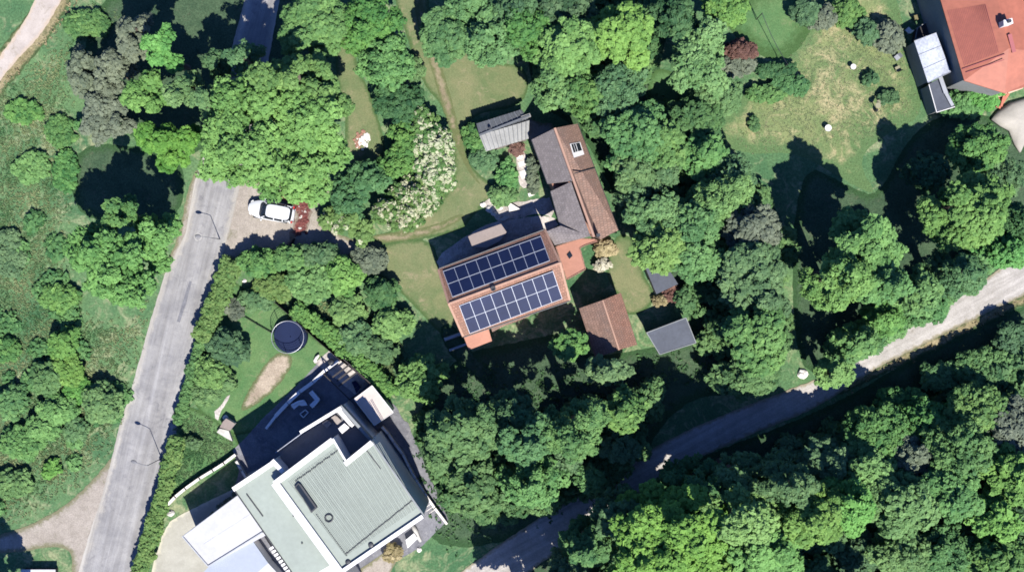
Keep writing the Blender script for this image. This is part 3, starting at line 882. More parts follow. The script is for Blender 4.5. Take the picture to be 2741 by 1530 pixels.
# ---- white modern house
b = at(830, 1330)
wh = thing('modern_house', b, 'big white flat roofed modern house with sage green roofs and white parapets', 'house')
ZM, ZS, ZL, ZB, ZT = 7.8, 7.0, 4.3, 3.8, 4.9
def flat_roof(name, px, z, mat, wall_to=0.0, wall=True, thick=.2):
    p = ring(px, z)
    mm = MB(); mm.slab(p, thick); o = mm.build(name, mat, wh, b)
    if wall:
        w = MB(); w.prism([Vector((q.x, q.y, z - thick - .003)) for q in p], wall_to); w.build('wall', 'white', wh, b)
    return o
NP = [0]
def parapet(px, z, w, h, closed=False, name='parapet', mat='white', side=0.0):
    mm = MB()
    NP[0] += 1
    h += .004 * NP[0]                      # no two tops on one level
    p = ring(px, z)
    for i in range(len(p) - (0 if closed else 1)):
        q0, q1 = p[i], p[(i + 1) % len(p)]
        d = (q1 - q0).normalized()
        s = Vector((-d.y, d.x, 0)) * side
        mm.bar(q0 + s + Vector((0, 0, h / 2 - .05)) - d * w * .45, q1 + s + Vector((0, 0, h / 2 - .05)) + d * w * .45, w, h)
    return mm.build(name, mat, wh, b)
main = [(733, 1290), (893, 1171), (929, 1234), (996, 1178), (1134, 1378), (912, 1530), (893, 1504)]
flat_roof('roof', main, ZM, 'sage', 0)
parapet([(741, 1289), (886, 1180)], ZM, .5, .3)
parapet([(893, 1174), (926, 1231)], ZM, .16, .3)
parapet([(929, 1237), (992, 1186)], ZM, .45, .3)
parapet([(998, 1182), (1134, 1376)], ZM, .14, .22, mat='grey_wall')
parapet([(1128, 1382), (920, 1524)], ZM, .36, .3)
parapet([(742, 1297), (906, 1522)], ZM, .68, .3)
# standing seams of the main roof
sm = MB()
A0, A1, B0, B1 = at(772, 1288, ZM), at(905, 1192, ZM), at(925, 1487, ZM), at(1118, 1358, ZM)
for k in range(58):
    u = (k + random.uniform(-.2, .2)) / 57
    u = min(1, max(0, u))
    p, q = lerp(A0, lerp(A0, A1, 1.62), u), lerp(B0, B1, u)
    if u > .60:
        p = lerp(p, q, .20 + .05 * (u - .6))
    sm.bar(p + Vector((0, 0, .015)), q + Vector((0, 0, .015)), .045, .05)
sm.build('roof_seams', 'sage_seam', wh, b)
def clamps(n, x0, y0, dx, dy, j, du, w, h):
    cl = MB(); cl.bar(Vector(du) * -1 + Vector((0, 0, .06)), Vector(du) + Vector((0, 0, .06)), w, h)
    o = cl.build('seam_clamp', 'dark', wh)
    for k in range(n):
        p = at(x0 + dx * k / (n - 1), y0 + dy * k / (n - 1) + random.uniform(-j, j), ZM) - b
        c = o if k == 0 else o.copy()
        if k:
            COL.objects.link(c); c.parent = wh
        c.location = p + Vector((0, 0, 0)); c.location.z = ZM
clamps(26, 793, 1286, 117, -86, 1.5, (.03, .06, 0), .09, .1)
clamps(44, 928, 1480, 176, -142, 1.0, (.04, .08, 0), .06, .08)
clamps(24, 848, 1377, 80, 108, .3, (.05, -.03, 0), .05, .07)
q = [at(x, y, ZM + .3) for x, y in ((798, 1291), (806, 1297), (849, 1358), (833, 1372), (812, 1335), (788, 1303))]
m = MB(); m.slab(q, .3); rl_ = m.build('roof_light', 'dark', wh, b)
q = [at(x, y, ZM + .33) for x, y in ((799, 1296), (843, 1358), (834, 1366), (792, 1303))]
m = MB(); m.slab(q, .02); m.build('pane', 'glass', rl_, b)
m = MB(); c = at(881, 1385, ZM); m.torus(c + Vector((0, 0, .1)), .33, .07, 32); m.build('vent_ring', 'dark', wh, b)
for x, y in ((993, 1457), (932, 1503)):
    m = MB(); m.lathe(at(x, y, ZM), [(.24, 0), (.24, .1), (.2, .16), (.08, .18)], 24); m.build('roof_vent', 'dark', wh, b)
m = MB(); m.bar(at(981, 1204, ZM + .05), at(1019, 1254, ZM + .05), .07, .08); m.build('roof_pipe', 'dark', wh, b)
# middle roof
mid = [(624, 1304), (735, 1231), (757, 1256), (772, 1285), (750, 1296), (905, 1500), (852, 1530), (830, 1600), (790, 1545), (781, 1530)]
flat_roof('roof', mid, ZS, 'sage', 0)
parapet([(630, 1305), (731, 1238)], ZS, .42, .3)
parapet([(733, 1234), (756, 1258)], ZS, .4, .3)
parapet([(626, 1308), (781, 1530)], ZS, .07, .12, mat='dark')
parapet([(748, 1298), (893, 1500)], ZS, .07, .14, mat='dark')
m = MB(); m.bar(at(660, 1321, ZS + .05), at(704, 1381, ZS + .05), .09, .1); m.build('roof_pipe', 'dark', wh, b)
for x, y in ((786, 1379), (809, 1452)):
    m = MB(); m.lathe(at(x, y, ZS), [(.07, 0), (.07, .14), (.04, .16)], 10); m.build('roof_outlet', 'dark', wh, b)
# tan balcony at the bottom edge
flat_roof('balcony_floor', [(852, 1533), (891, 1505), (912, 1533), (950, 1590), (870, 1600)], ZS - .7, 'cream_roof', 0)
parapet([(853, 1531), (891, 1504)], ZS - .7, .14, .5)
# west wing
flat_roof('roof', [(489, 1433), (635, 1325), (652, 1330), (722, 1426), (557, 1513)], ZL, 'white_roof', 0)
parapet([(490, 1434), (634, 1327)], ZL, .06, .1, mat='steel')
parapet([(489, 1434), (557, 1513)], ZL, .09, .12, mat='steel')
parapet([(559, 1513), (702, 1424)], ZL, .12, .12, mat='steel')
m = MB(); m.bar(at(545, 1455, ZL + .005), at(668, 1376, ZL + .005), .03, .014); m.build('roof_seam', 'steel', wh, b)
flat_roof('roof', [(540, 1535), (558, 1516), (673, 1442), (718, 1506), (690, 1530), (640, 1600), (560, 1600)], ZB, 'blue_roof', 0)
flat_roof('roof', [(680, 1532), (717, 1505), (742, 1532), (790, 1600), (700, 1600)], ZB - .12, 'white_roof', 0)
# curved light well beside the middle block with its white louvres
well = ring([(676, 1441), (700, 1424), (725, 1462), (800, 1570), (790, 1600), (770, 1560), (745, 1530), (720, 1504)], 2.2)
m = MB(); m.prism(well, 0, 2.2); m.build('light_well', 'slate', wh, b)
for k in range(8):
    u = k / 7
    p = at(729 + 44 * u, 1464 + 62 * u, 5.8)
    m = MB(); m.bar(p + Vector((-.24, -.16, 0)), p + Vector((.26, .14, 0)), .22, .05); m.build('louvre', 'white', wh, b)
# first floor balcony round the north corner
bal = [(744, 1206), (916, 1084), (996, 1176), (940, 1236), (906, 1186), (776, 1280)]
flat_roof('balcony_floor', bal, ZT, 'deck', 0)
parapet([(812, 1151), (914, 1089)], ZT, .3, 1.0)
parapet([(917, 1086), (996, 1174)], ZT, .28, .9, mat='grey_wall', name='parapet')
parapet([(744, 1206), (812, 1156)], ZT, .06, .95, name='glass_rail', mat='poly')
# ground floor terrace kerb and retaining wall of the lawn
b2 = at(800, 1060)
kb = thing('terrace_wall', b2, 'white topped low wall curving between the shaded terrace and the lawn', 'wall')
kp = ring([(712, 1146), (738, 1112), (770, 1078), (802, 1048), (838, 1022), (870, 992), (905, 965)], .9)
w = MB()
for i in range(len(kp) - 1):
    d = (kp[i + 1] - kp[i]).normalized()
    w.bar(kp[i] - d * .03 + Vector((0, 0, -.45)), kp[i + 1] + d * .03 + Vector((0, 0, -.45)), .24, .9)
w.build('wall_body', 'white', kb, b2)
w = MB()
for i in range(1, len(kp) - 2):
    d = (kp[i + 1] - kp[i]).normalized()
    w.bar(kp[i] - d * .03 + Vector((0, 0, .03)), kp[i + 1] + d * .03 + Vector((0, 0, .03)), .34, .06)
w.build('coping', 'white', kb, b2)
# cream roofed garden room
b = at(1000, 1085)
gm = thing('garden_room', b, 'small garden room with a bright cream flat roof beside the pergola', 'garden room')
pts = ring([(948, 1067), (996, 1031), (1053, 1103), (1002, 1138)], 2.7)
m = MB(); m.slab(pts, .16); m.build('roof', 'cream_roof', gm, b)
walls_under(gm, pts, .2, 0, 'white', base=b)
rim = MB()
for i in range(4):
    rim.bar(pts[i] + Vector((0, 0, .01)), pts[(i + 1) % 4] + Vector((0, 0, .01)), .05, .05)
rim.build('roof_edge', 'white', gm, b)
# cut off white roof at the bottom left
b = at(103, 1548)
bs = thing('bin_store', b, 'low bin store with white lid, cut off by the bottom edge by the track', 'bin store')
pts = ring([(56, 1523), (148, 1523), (150, 1590), (54, 1590)], .95)
m = MB(); m.slab(pts, .1); m.build('lid', 'white_roof', bs, b)
walls_under(bs, pts, .12, 0, 'timber_dark', base=b)
# ------------------------------------------------------------------ smaller things
# ---- the parked car
def rounded_plan(L, W, n=40, ex=3.2, nose=.0):
    out = []
    for k in range(n):
        t = 2 * math.pi * k / n
        c, s = math.cos(t), math.sin(t)
        x = L / 2 * math.copysign(abs(c) ** (2 / ex), c)
        y = W / 2 * math.copysign(abs(s) ** (2 / ex), s)
        if x < -L * .18:
            y *= 1 - nose * ((-x - L * .18) / (L * .32)) ** 2
        out.append((x, y))
    return out
def loft(mb, rings_, cap0=True, cap1=True):
    n = len(rings_[0])
    i0 = len(mb.v)
    for r in rings_:
        mb.v += [tuple(p) for p in r]
    for k in range(len(rings_) - 1):
        for a in range(n):
            c = (a + 1) % n
            mb.f.append((i0 + k * n + a, i0 + k * n + c, i0 + (k + 1) * n + c, i0 + (k + 1) * n + a))
    if cap0: mb.f.append(tuple(i0 + a for a in reversed(range(n))))
    if cap1: mb.f.append(tuple(i0 + (len(rings_) - 1) * n + a for a in range(n)))
p = at(730, 566)
car = thing('parked_car', p, 'white estate car with dark windscreen parked on the gravel drive under the big tree', 'car')
car.rotation_euler = (0, 0, math.radians(-10.5))
L, W = 4.5, 1.82
bd = MB()
R = []
for z, sl, sw_ in ((.28, .94, .9), (.42, .985, .97), (.62, 1, 1), (.82, .985, .97), (.90, .96, .92)):
    R.append([(x * sl, y * sw_, z + (.05 * (x / L) if z > .7 else 0)) for x, y in rounded_plan(L, W, 48, 3.4, .28)])
loft(bd, R)
body = bd.build('body', 'car_paint', car, smooth=True)
def cab(x0, x1, w, z, ex=5):
    return [((x0 + x1) / 2 + x, y, z) for x, y in rounded_plan(x1 - x0, w, 40, ex, 0)]
gh = MB(); loft(gh, [cab(-1.1, 2.08, 1.68, .88), cab(-.9, 2.05, 1.64, 1.0), cab(-.36, 1.88, 1.22, 1.4)])
gh.build('window', 'glass', car, smooth=True)
rf = MB(); loft(rf, [cab(-.38, 1.92, 1.26, 1.385), cab(-.36, 1.9, 1.25, 1.42), cab(-.25, 1.8, 1.12, 1.45)])
rf.build('car_roof', 'car_paint', car, smooth=True)
for sy in (-1, 1):
    for x0, x1 in ((-.86, -.42), (.45, .5), (1.3, 1.34), (2.03, 1.92)):
        pl_ = MB(); pl_.bar((x0, sy * .82, 1.02), (x1, sy * .62, 1.39), .09, .05); pl_.build('pillar', 'car_paint', car)
    pl_ = MB(); pl_.bar((1.55, sy * .74, 1.18), (1.95, sy * .72, 1.18), .05, .34); pl_.build('rear_panel', 'car_paint', car)

for sy in (-1, 1):
    mr = MB(); mr.lathe((-.75, sy * 1.0, .92), [(.03, 0), (.09, .04), (.1, .1), (.05, .16)], 10); mr.build('mirror', 'car_paint', car)
    hl = MB(); hl.bar((-2.02, sy * .5, .72), (-1.82, sy * .68, .74), .14, .14); hl.build('headlight', 'lamp_glass', car)
    tl = MB(); tl.bar((2.14, sy * .62, .82), (2.1, sy * .8, .82), .12, .22); tl.build('tail_light', 'lamp_red', car)
    for x in (-1.38, 1.32):
        wl = MB(); wl.tube([(x, sy * .70, .31), (x, sy * .90, .31)], .31, 20); w_ = wl.build('wheel', 'rubber', car)
        ri = MB(); ri.tube([(x, sy * .89, .31), (x, sy * .915, .31)], .19, 16); ri.build('rim', 'steel', w_)
bp = MB(); bp.bar((2.2, -.6, .45), (2.2, .6, .45), .08, .16); bp.build('bumper', 'steel', car)
wp = MB(); wp.bar((-.93, -.5, 1.0), (-.72, .1, 1.16), .025, .02); wp.bar((-.93, .1, 1.0), (-.72, .62, 1.16), .025, .02); wp.build('wiper', 'dark', car)

# ---- street lamps
def lamp(px, py, h, arm, label):
    p = at(px, py)
    t = thing('street_lamp', p, label, 'street lamp', 'street lamps along the country road')
    po = MB(); po.tube([(0, 0, 0), (0, 0, .9), (0, 0, .95), (0, 0, h)], [.055, .055, .04, .03], 10); po.build('pole', 'lamp_grey', t)
    a = Vector((arm[0], arm[1], 0))
    ar = MB(); ar.tube([Vector((0, 0, h - .05)), a * .3 + Vector((0, 0, h + .12)), a * .8 + Vector((0, 0, h + .2))], .03, 8); ar.build('arm', 'lamp_grey', t)
    d = a.normalized()
    hd = MB()
    n = 14
    rg = []
    for s_, r in ((0, .05), (.12, .13), (.3, .17), (.48, .14), (.6, .04)):
        c = a * .72 + d * s_ + Vector((0, 0, h + .2))
        x = Vector((-d.y, d.x, 0))
        rg.append([c + x * (r * math.cos(2 * math.pi * k / n)) + Vector((0, 0, r * .5 * math.sin(2 * math.pi * k / n))) for k in range(n)])
    loft(hd, rg)
    h_ = hd.build('lamp_head', 'lamp_grey', t, smooth=True)
    le = MB(); le.lathe(a * .72 + d * .32 + Vector((0, 0, h + .10)), [(.1, 0), (.12, .04)], 12); le.build('lens', 'lamp_glass', h_)
lamp(433, 1226, 4.5, (-1.15, .40), 'street lamp at the hedge beside the lower stretch of road, opposite the dirt track')
lamp(589, 640, 3.6, (-1.1, .15), 'street lamp at the top end of the hedge, by the gravel drive')

# ---- trampoline
p = at(782, 899)
tr = thing('trampoline', p, 'round navy trampoline with a tall safety net ring on the garden lawn', 'trampoline')
RT = 1.5
m = MB(); m.lathe((0, 0, .86), [(RT - .16, 0), (RT - .16, .015), (RT * .5, .005), (.05, 0)], 48); m.build('jumping_mat', 'black', tr)
m = MB(); m.torus((0, 0, .88), RT - .03, .05, 48); m.build('frame', 'steel', tr)
m = MB(); m.lathe((0, 0, .87), [(RT - .2, 0), (RT - .19, .04), (RT - .02, .05), (RT + .02, 0)], 48); 
pd_ = MB()
n = 48
for rr0, rr1, z in ((RT - .2, RT + .03, .93),):
    for a in range(n):
        t0, t1 = 2 * math.pi * a / n, 2 * math.pi * (a + 1) / n
        pd_.slab([(rr0 * math.cos(t0), rr0 * math.sin(t0), z), (rr1 * math.cos(t0), rr1 * math.sin(t0), z), (rr1 * math.cos(t1), rr1 * math.sin(t1), z), (rr0 * math.cos(t1), rr0 * math.sin(t1), z)], .03)
pd_.build('edge_pad', 'black', tr)
m = MB(); m.torus((0, 0, 2.25), RT + .02, .028, 64); m.build('top_ring', 'steel', tr)
m = MB()
for k in range(48):
    t0, t1 = 2 * math.pi * k / 48, 2 * math.pi * (k + 1) / 48
    for z in (1.25, 1.6, 1.95):
        m.bar(((RT + .02) * math.cos(t0), (RT + .02) * math.sin(t0), z), ((RT + .02) * math.cos(t1), (RT + .02) * math.sin(t1), z), .012, .012)
for k in range(48):
    t0 = 2 * math.pi * k / 48
    m.bar(((RT + .02) * math.cos(t0), (RT + .02) * math.sin(t0), .95), ((RT + .02) * math.cos(t0), (RT + .02) * math.sin(t0), 2.22), .008, .008, Vector((1, 0, 0)))
m.build('safety_net', 'black', tr)
sk_ = MB()
for a in range(48):
    t0, t1 = 2 * math.pi * a / 48, 2 * math.pi * (a + 1) / 48
    r_ = RT + .045
    sk_.slab([(r_ * math.cos(t0), r_ * math.sin(t0), .9), ((r_ + .02) * math.cos(t0), (r_ + .02) * math.sin(t0), .9), ((r_ + .02) * math.cos(t1), (r_ + .02) * math.sin(t1), .9), (r_ * math.cos(t1), r_ * math.sin(t1), .9)], .86)
sk_.build('skirt', 'black', tr)
for k in range(6):
    t = 2 * math.pi * k / 6 + .3
    m = MB(); m.tube([((RT + .09) * math.cos(t), (RT + .09) * math.sin(t), 0), ((RT + .09) * math.cos(t), (RT + .09) * math.sin(t), 2.3)], .03, 8); m.build('net_pole', 'dark', tr)

# ---- pergola on the stone patio
b = at(925, 995)
pg = thing('pergola', b, 'dark timber pergola with three crossbeams over the pale stone patio', 'pergola')
zp = 2.3
F = ring([(920, 961), (994, 1028), (936, 1069), (866, 1000)], zp)
for i in (0, 1, 2):
    m = MB(); m.bar(F[i], F[(i + 1) % 4], .1, .16); m.build('frame_beam', 'timber_dark', pg, b)
for q in F:
    m = MB(); m.bar(Vector((q.x, q.y, 0)), q + Vector((0, 0, .05)), .1, .1, Vector((1, 0, 0))); m.build('post', 'timber_dark', pg, b)
for (x0, y0, x1, y1) in ((937, 974, 890, 1009), (947, 984, 901, 1019), (958, 994, 906, 1033)):
    m = MB(); m.bar(at(x0, y0, zp + .12), at(x1, y1, zp + .12), .16, .1); m.build('crossbeam', 'timber_dark', pg, b)
# ---- black lounger and barbecue
b = at(953, 1035)
lo = thing('garden_lounger', b, 'black garden lounger with a raised back on the patio at the pergola end', 'lounger')
q = ring([(941, 1022), (952, 1018), (967, 1036), (955, 1051)], .42)
m = MB(); m.slab([q[0], q[1], lerp(q[1], q[2], .6), lerp(q[0], q[3], .6)], .1); m.build('seat', 'black', lo, b)
u = Vector((0, 0, .38))
m = MB(); m.slab([lerp(q[0], q[3], .62), lerp(q[1], q[2], .62), q[2] + u, q[3] + u], .08); m.build('backrest', 'black', lo, b)
for s in (q[0], q[1], q[2], q[3]):
    m = MB(); s = lerp(s, sum(q, Vector()) / 4, .15); m.bar(Vector((s.x, s.y, 0)), Vector((s.x, s.y, .36)), .05, .05, Vector((1, 0, 0))); m.build('leg', 'dark', lo, b)
p = at(890, 967)
bq = thing('kettle_barbecue', p, 'dark round kettle barbecue on the pale patio slabs', 'barbecue')
m = MB(); m.lathe((0, 0, .55), [(.08, 0), (.24, .1), (.3, .28), (.3, .32)], 20); m.build('bowl', 'black', bq, smooth=True)
m = MB(); m.lathe((0, 0, .87), [(.31, 0), (.27, .12), (.14, .22), (.03, .24), (.03, .29)], 20); m.build('lid', 'dark', bq, smooth=True)
for k in range(3):
    t = 2 * math.pi * k / 3
    m = MB(); m.tube([(.14 * math.cos(t), .14 * math.sin(t), .62), (.3 * math.cos(t), .3 * math.sin(t), 0)], .02, 6); m.build('leg', 'dark', bq)
# ---- lounge furniture on the shaded terrace
def cushion_set(name, label, px, z, base_px, group=None, cat='sofa', mat='fabric', back=None, h=.42):
    b = at(*base_px)
    t = thing(name, b, label, cat, group)
    q = ring(px, z + h)
    m = MB(); m.slab(q, .16); m.build('seat', mat, t, b, bevel=.03)
    m = MB(); c = centroid(q)
    m.prism([Vector((c.x + (p.x - c.x) * .93, c.y + (p.y - c.y) * .93, z + h - .163)) for p in q], z + .01); m.build('base', 'deck', t, b)
    if back:
        bk = MB()
        pp = ring(back, z + h + .16)
        for i in range(len(pp) - 1):
            bk.bar(pp[i], pp[i + 1], .16, .34)
        bk.build('backrest', mat, t, b, bevel=.03)
    return t
cushion_set('lounge_sofa', 'pale curved lounge sofa in the shade, nearer the terrace wall', [(778, 1086), (787, 1095), (800, 1084), (808, 1086), (823, 1084), (815, 1070), (800, 1073)], 0.02, (800, 1083), 'terrace lounge seats', back=[(780, 1083), (800, 1073), (814, 1071)])
cushion_set('corner_sofa', 'pale corner lounge sofa in the shade, nearer the pergola', [(826, 1051), (836, 1043), (857, 1069), (836, 1092), (828, 1083), (842, 1070)], 0.02, (842, 1068), 'terrace lounge seats', back=[(836, 1046), (855, 1069), (839, 1088)])
b = at(814, 1106)
ct = thing('coffee_table', b, 'small pale framed coffee table between the terrace sofas', 'table')
q = ring([(803, 1107), (817, 1096), (825, 1103), (812, 1117)], .42)
m = MB()
for i in range(4):
    m.bar(q[i], q[(i + 1) % 4], .09, .05)
m.build('table_frame', 'white', ct, b)
m = MB(); c = sum(q, Vector()) / 4; m.slab([lerp(p, c, .12) for p in q], .03); m.build('table_top', 'glass', ct, b)
for p_ in q:
    m = MB(); m.bar(Vector((p_.x, p_.y, .02)), Vector((p_.x, p_.y, .4)), .05, .05, Vector((1, 0, 0))); m.build('leg', 'white', ct, b)
# ---- on the balcony
zb_ = ZT
cushion_set('balcony_sofa', 'long white corner sofa in the sunny corner of the balcony', [(901, 1099), (912, 1091), (949, 1136), (942, 1143), (933, 1136)], zb_ + .01, (925, 1118), back=[(910, 1094), (946, 1137)], mat='white')
b = at(918, 1146)
wt = thing('balcony_table', b, 'square white table on the balcony next to the roof notch', 'table')
q = ring([(904, 1147), (922, 1132), (935, 1144), (916, 1160)], zb_ + .45)
m = MB(); m.slab(q, .06); m.build('table_top', 'white', wt, b)
for p_ in q:
    p_ = lerp(p_, sum(q, Vector()) / 4, .12)
    m = MB(); m.bar(Vector((p_.x, p_.y, zb_)), Vector((p_.x, p_.y, zb_ + .4)), .06, .06, Vector((1, 0, 0))); m.build('leg', 'white', wt, b)
cushion_set('balcony_armchair', 'taupe cushioned armchair on the balcony nearest the white corner sofa', [(888, 1119), (900, 1112), (914, 1125), (902, 1136)], zb_ + .01, (901, 1124), 'balcony armchairs', 'armchair', 'fabric_brown', back=[(888, 1118), (899, 1112)], h=.4)
cushion_set('balcony_armchair', 'taupe cushioned armchair on the balcony, the one farther from the white corner sofa', [(864, 1134), (878, 1123), (888, 1132), (875, 1146)], zb_ + .01, (876, 1134), 'balcony armchairs', 'armchair', 'fabric_brown', back=[(864, 1133), (877, 1124)], h=.4)

# ---- walls, steps and fences
def wall_thing(name, label, px, h, w, mat, cat='wall', cap=None, src=True, z=0):
    q = (ring if src else ringo)(px, 0)
    c = sum(q, Vector()) / len(q)
    t = thing(name, c, label, cat)
    m = MB()
    for i in range(len(q) - 1):
        d = (q[i + 1] - q[i]).normalized()
        m.bar(q[i] - d * w * .3 + Vector((0, 0, h / 2)), q[i + 1] + d * w * .3 + Vector((0, 0, h / 2)), w, h)
    m.build('wall_body', mat, t, c)
    if cap:
        m = MB()
        for i in range(len(q) - 1):
            d = (q[i + 1] - q[i]).normalized()
            m.bar(q[i] - d * w * .3 + Vector((0, 0, h + .035)), q[i + 1] + d * w * .3 + Vector((0, 0, h + .035)), w + .06, .07)
        m.build('coping', cap, t, c)
    return t
wall_thing('curved_wall', 'thin pale garden wall curving along the north-east side of the white house', [(1026, 1140), (1042, 1158), (1057, 1180), (1080, 1211), (1097, 1245), (1114, 1277), (1137, 1314), (1165, 1354), (1197, 1396)], .8, .16, 'wall_stone', cap='stone_white')
wall_thing('planter_wall', 'narrow pale wall curving beside the planting bed north of the white house drive', [(454, 1347), (475, 1325), (502, 1303), (540, 1276), (575, 1255), (605, 1236), (634, 1214)], .75, .2, 'wall_stone', cap='stone_white')
wall_thing('bed_end_wall', 'short pale wall closing the planting bed beside the house corner', [(637, 1232), (650, 1254), (660, 1272)], .6, .18, 'wall_stone', cap='stone')
b = at(1130, 1325)
stp = thing('garden_steps', b, 'garden steps with pale nosings between the house and the curved wall', 'steps')
for k in range(11):
    u = k / 10
    p = at(1103 + 50 * u, 1283 + 82 * u)
    s = MB(); zz = .75 - .068 * k
    dx = Vector((.28, .20, 0)) * 1.1
    s.prism([p - dx + Vector((-.11, .14, zz)), p + dx + Vector((-.11, .14, zz)), p + dx + Vector((.11, -.14, zz)), p - dx + Vector((.11, -.14, zz))], .0)
    st_ = s.build('step', 'slate', stp, b)
    s = MB(); s.bar(p - dx + Vector((.09, -.12, zz + .012)), p + dx + Vector((.09, -.12, zz + .012)), .05, .03); s.build('nosing', 'stone_white', st_, b)
def fence(label, px, h, mat, name='timber_fence', step=1.8, z0=0.0):
    q = ring(px)
    c = sum(q, Vector()) / len(q)
    t = thing(name, c, label, 'fence')
    pan = MB()
    for i in range(len(q) - 1):
        d = q[i + 1] - q[i]
        for k in range(5):
            zz = .12 + (h - .15) * k / 4
            pan.bar(q[i] + Vector((0, 0, zz)), q[i + 1] + Vector((0, 0, zz)), .03, (h - .15) / 4 * .86)
    pan.build('fence_boards', mat, t, c)
    for i in range(len(q) - 1):
        n = max(1, int((q[i + 1] - q[i]).length / step))
        for k in range(n + (1 if i == len(q) - 2 else 0)):
            p = lerp(q[i], q[i + 1], k / n)
            m = MB(); m.bar(p, p + Vector((0, 0, h + .06)), .08, .08, Vector((1, 0, 0))); m.build('post', mat, t, c)
fence('long dark timber fence between the trampoline lawn and the diagonal hedge', [(742, 808), (790, 850), (850, 905), (905, 952), (955, 990), (1000, 1030)], 1.3, 'timber_dark')
fence('low dark edging fence crossing the lawn left of the trampoline', [(606, 800), (640, 838), (690, 868), (728, 890)], .35, 'timber_dark')
fence('dark timber fence running from the red rubble through the hedge', [(790, 640), (765, 680), (742, 702)], .9, 'timber_dark')
# ---- cable over the right garden
p = at(2090, 120)
cb = thing('overhead_cable', p, 'thin dark cable strung over the garden between two slim posts, left of the dry lawn', 'cable')
a_, z_ = at(2040, 36, 2.6), at(2108, 172, 2.3)
m = MB(); m.tube([lerp(a_, z_, u) - Vector((0, 0, .5 * math.sin(math.pi * u))) for u in np.linspace(0, 1, 9)], .03, 6); m.build('line', 'dark', cb, p)
for q in (a_, z_):
    m = MB(); m.tube([Vector((q.x, q.y, 0)), q + Vector((0, 0, .1))], .04, 8); m.build('post', 'timber_dark', cb, p)

# ---- stones, slabs and garden odds and ends
def stones(name, label, cat, items, mat, group=None):
    c = at(items[0][0], items[0][1])
    for k, (x, y, r) in enumerate(items):
        p = at(x, y)
        m = MB(); m.rock((0, 0, r * .22), r, (1, .85, .6), seed=int(x + y))
        o = m.build(name, mat, None, None, smooth=False)
        o.location = p
        tag(o, label if len(items) == 1 else label[k], cat, group)
stones('boulder', 'whitish boulder at the foot of the big tree, east of the red rubble', 'boulder', [(848, 528, .34)], 'stone_white')
stones('boulder', 'pale pinkish boulder in the top corner of the trampoline garden', 'boulder', [(655, 752, .22)], 'stone_white')
stones('boulder', 'big white boulder beside the tall weeping tree near the shaded lane', 'boulder', [(2148, 1000, .55)], 'stone_white')
stones('boulder', 'grey boulder half hidden in the dark shrub left of the trampoline', 'boulder', [(582, 912, .4)], 'stone')
stones('boulder', 'pale boulder on the kerb below the golden shrub', 'boulder', [(1122, 1470, .28)], 'stone_white')
stones('boulder', 'pale stone at the end of the driveway wall', 'boulder', [(458, 1372, .38)], 'stone')
rk = random.Random(4)
sp = [(1293, 548, .3), (1312, 560, .42), (1326, 545, .36), (1338, 556, .3), (1322, 572, .3)]
stones('rockery_stone', ['small pale rockery stone nearest the lawn edge in the courtyard corner', 'largest pale rockery stone in the courtyard corner', 'pale rockery stone north of the largest one in the courtyard corner', 'pale rockery stone nearest the stone terrace strip', 'pale rockery stone at the south side of the courtyard corner heap'], 'stone', sp, 'stone_white', 'rockery stones in the courtyard corner')
for (x, y, w_, h_, lab) in ((1391, 419, 17, 12, 'pale square slab nearest the corrugated shed on the courtyard path'), (1397, 438, 18, 13, 'second pale slab from the corrugated shed on the courtyard path'), (1403, 466, 20, 22, 'largest pale slab in the middle of the courtyard path'), (1422, 520, 16, 10, 'small white slab at the lower end of the courtyard path')):
    p = at(x, y)
    m = MB(); a = math.radians(17)
    m.prism([Vector((KS * (dx * math.cos(a) - dy * math.sin(a)), KS * (dx * math.sin(a) + dy * math.cos(a)), .1)) for dx, dy in ((-w_ * .5, -h_ * .5), (w_ * .5, -h_ * .45), (w_ * .47, h_ * .5), (-w_ * .52, h_ * .46))], 0)
    o = m.build('paving_slab', 'stone_white', bevel=.02); o.location = p
    tag(o, lab, 'slab', 'slabs of the courtyard path')
# white block wall of the courtyard terrace
p = at(1375, 556)
bk = thing('stone_bench', p, 'pale angular stone block at the western end of the courtyard terrace', 'stone block')
m = MB(); m.prism(ring([(1360, 545), (1368, 544), (1394, 560), (1362, 566)], .45), 0); m.build('block', 'stone_white', bk, p, bevel=.03)
m = MB(); m.prism(ring([(1336, 588), (1358, 574), (1364, 582), (1348, 592)], .4), 0); m.build('block', 'stone', bk, p, bevel=.03)
# stone heap on the lawn
hp_ = at(968, 374)
sh = thing('ash_heap', hp_, 'round heap of whitish ash and burnt brown soil on the narrow lawn', 'ash heap')
m = MB()
for k in range(70):
    t, r = rk.uniform(0, 6.28), rk.uniform(0, 1) ** .6
    c = Vector((.78 * r * math.cos(t), .95 * r * math.sin(t), .1 * (1 - r)))
    if c.x * .6 - c.y * .5 > -.35 * rk.random():
        m.rock(c, rk.uniform(.07, .17), (1, 1, .6), seed=k)
m.build('ash', 'stone_white', sh)
m = MB()
for k in range(50):
    t, r = rk.uniform(1.2, 4.6), rk.uniform(.0, 1)
    m.rock(Vector((.75 * r * math.cos(t), .85 * r * math.sin(t), .05)), rk.uniform(.08, .17), (1, 1, .5), seed=100 + k)
m.build('burnt_soil', 'timber_red' if False else 'brickwall', sh)
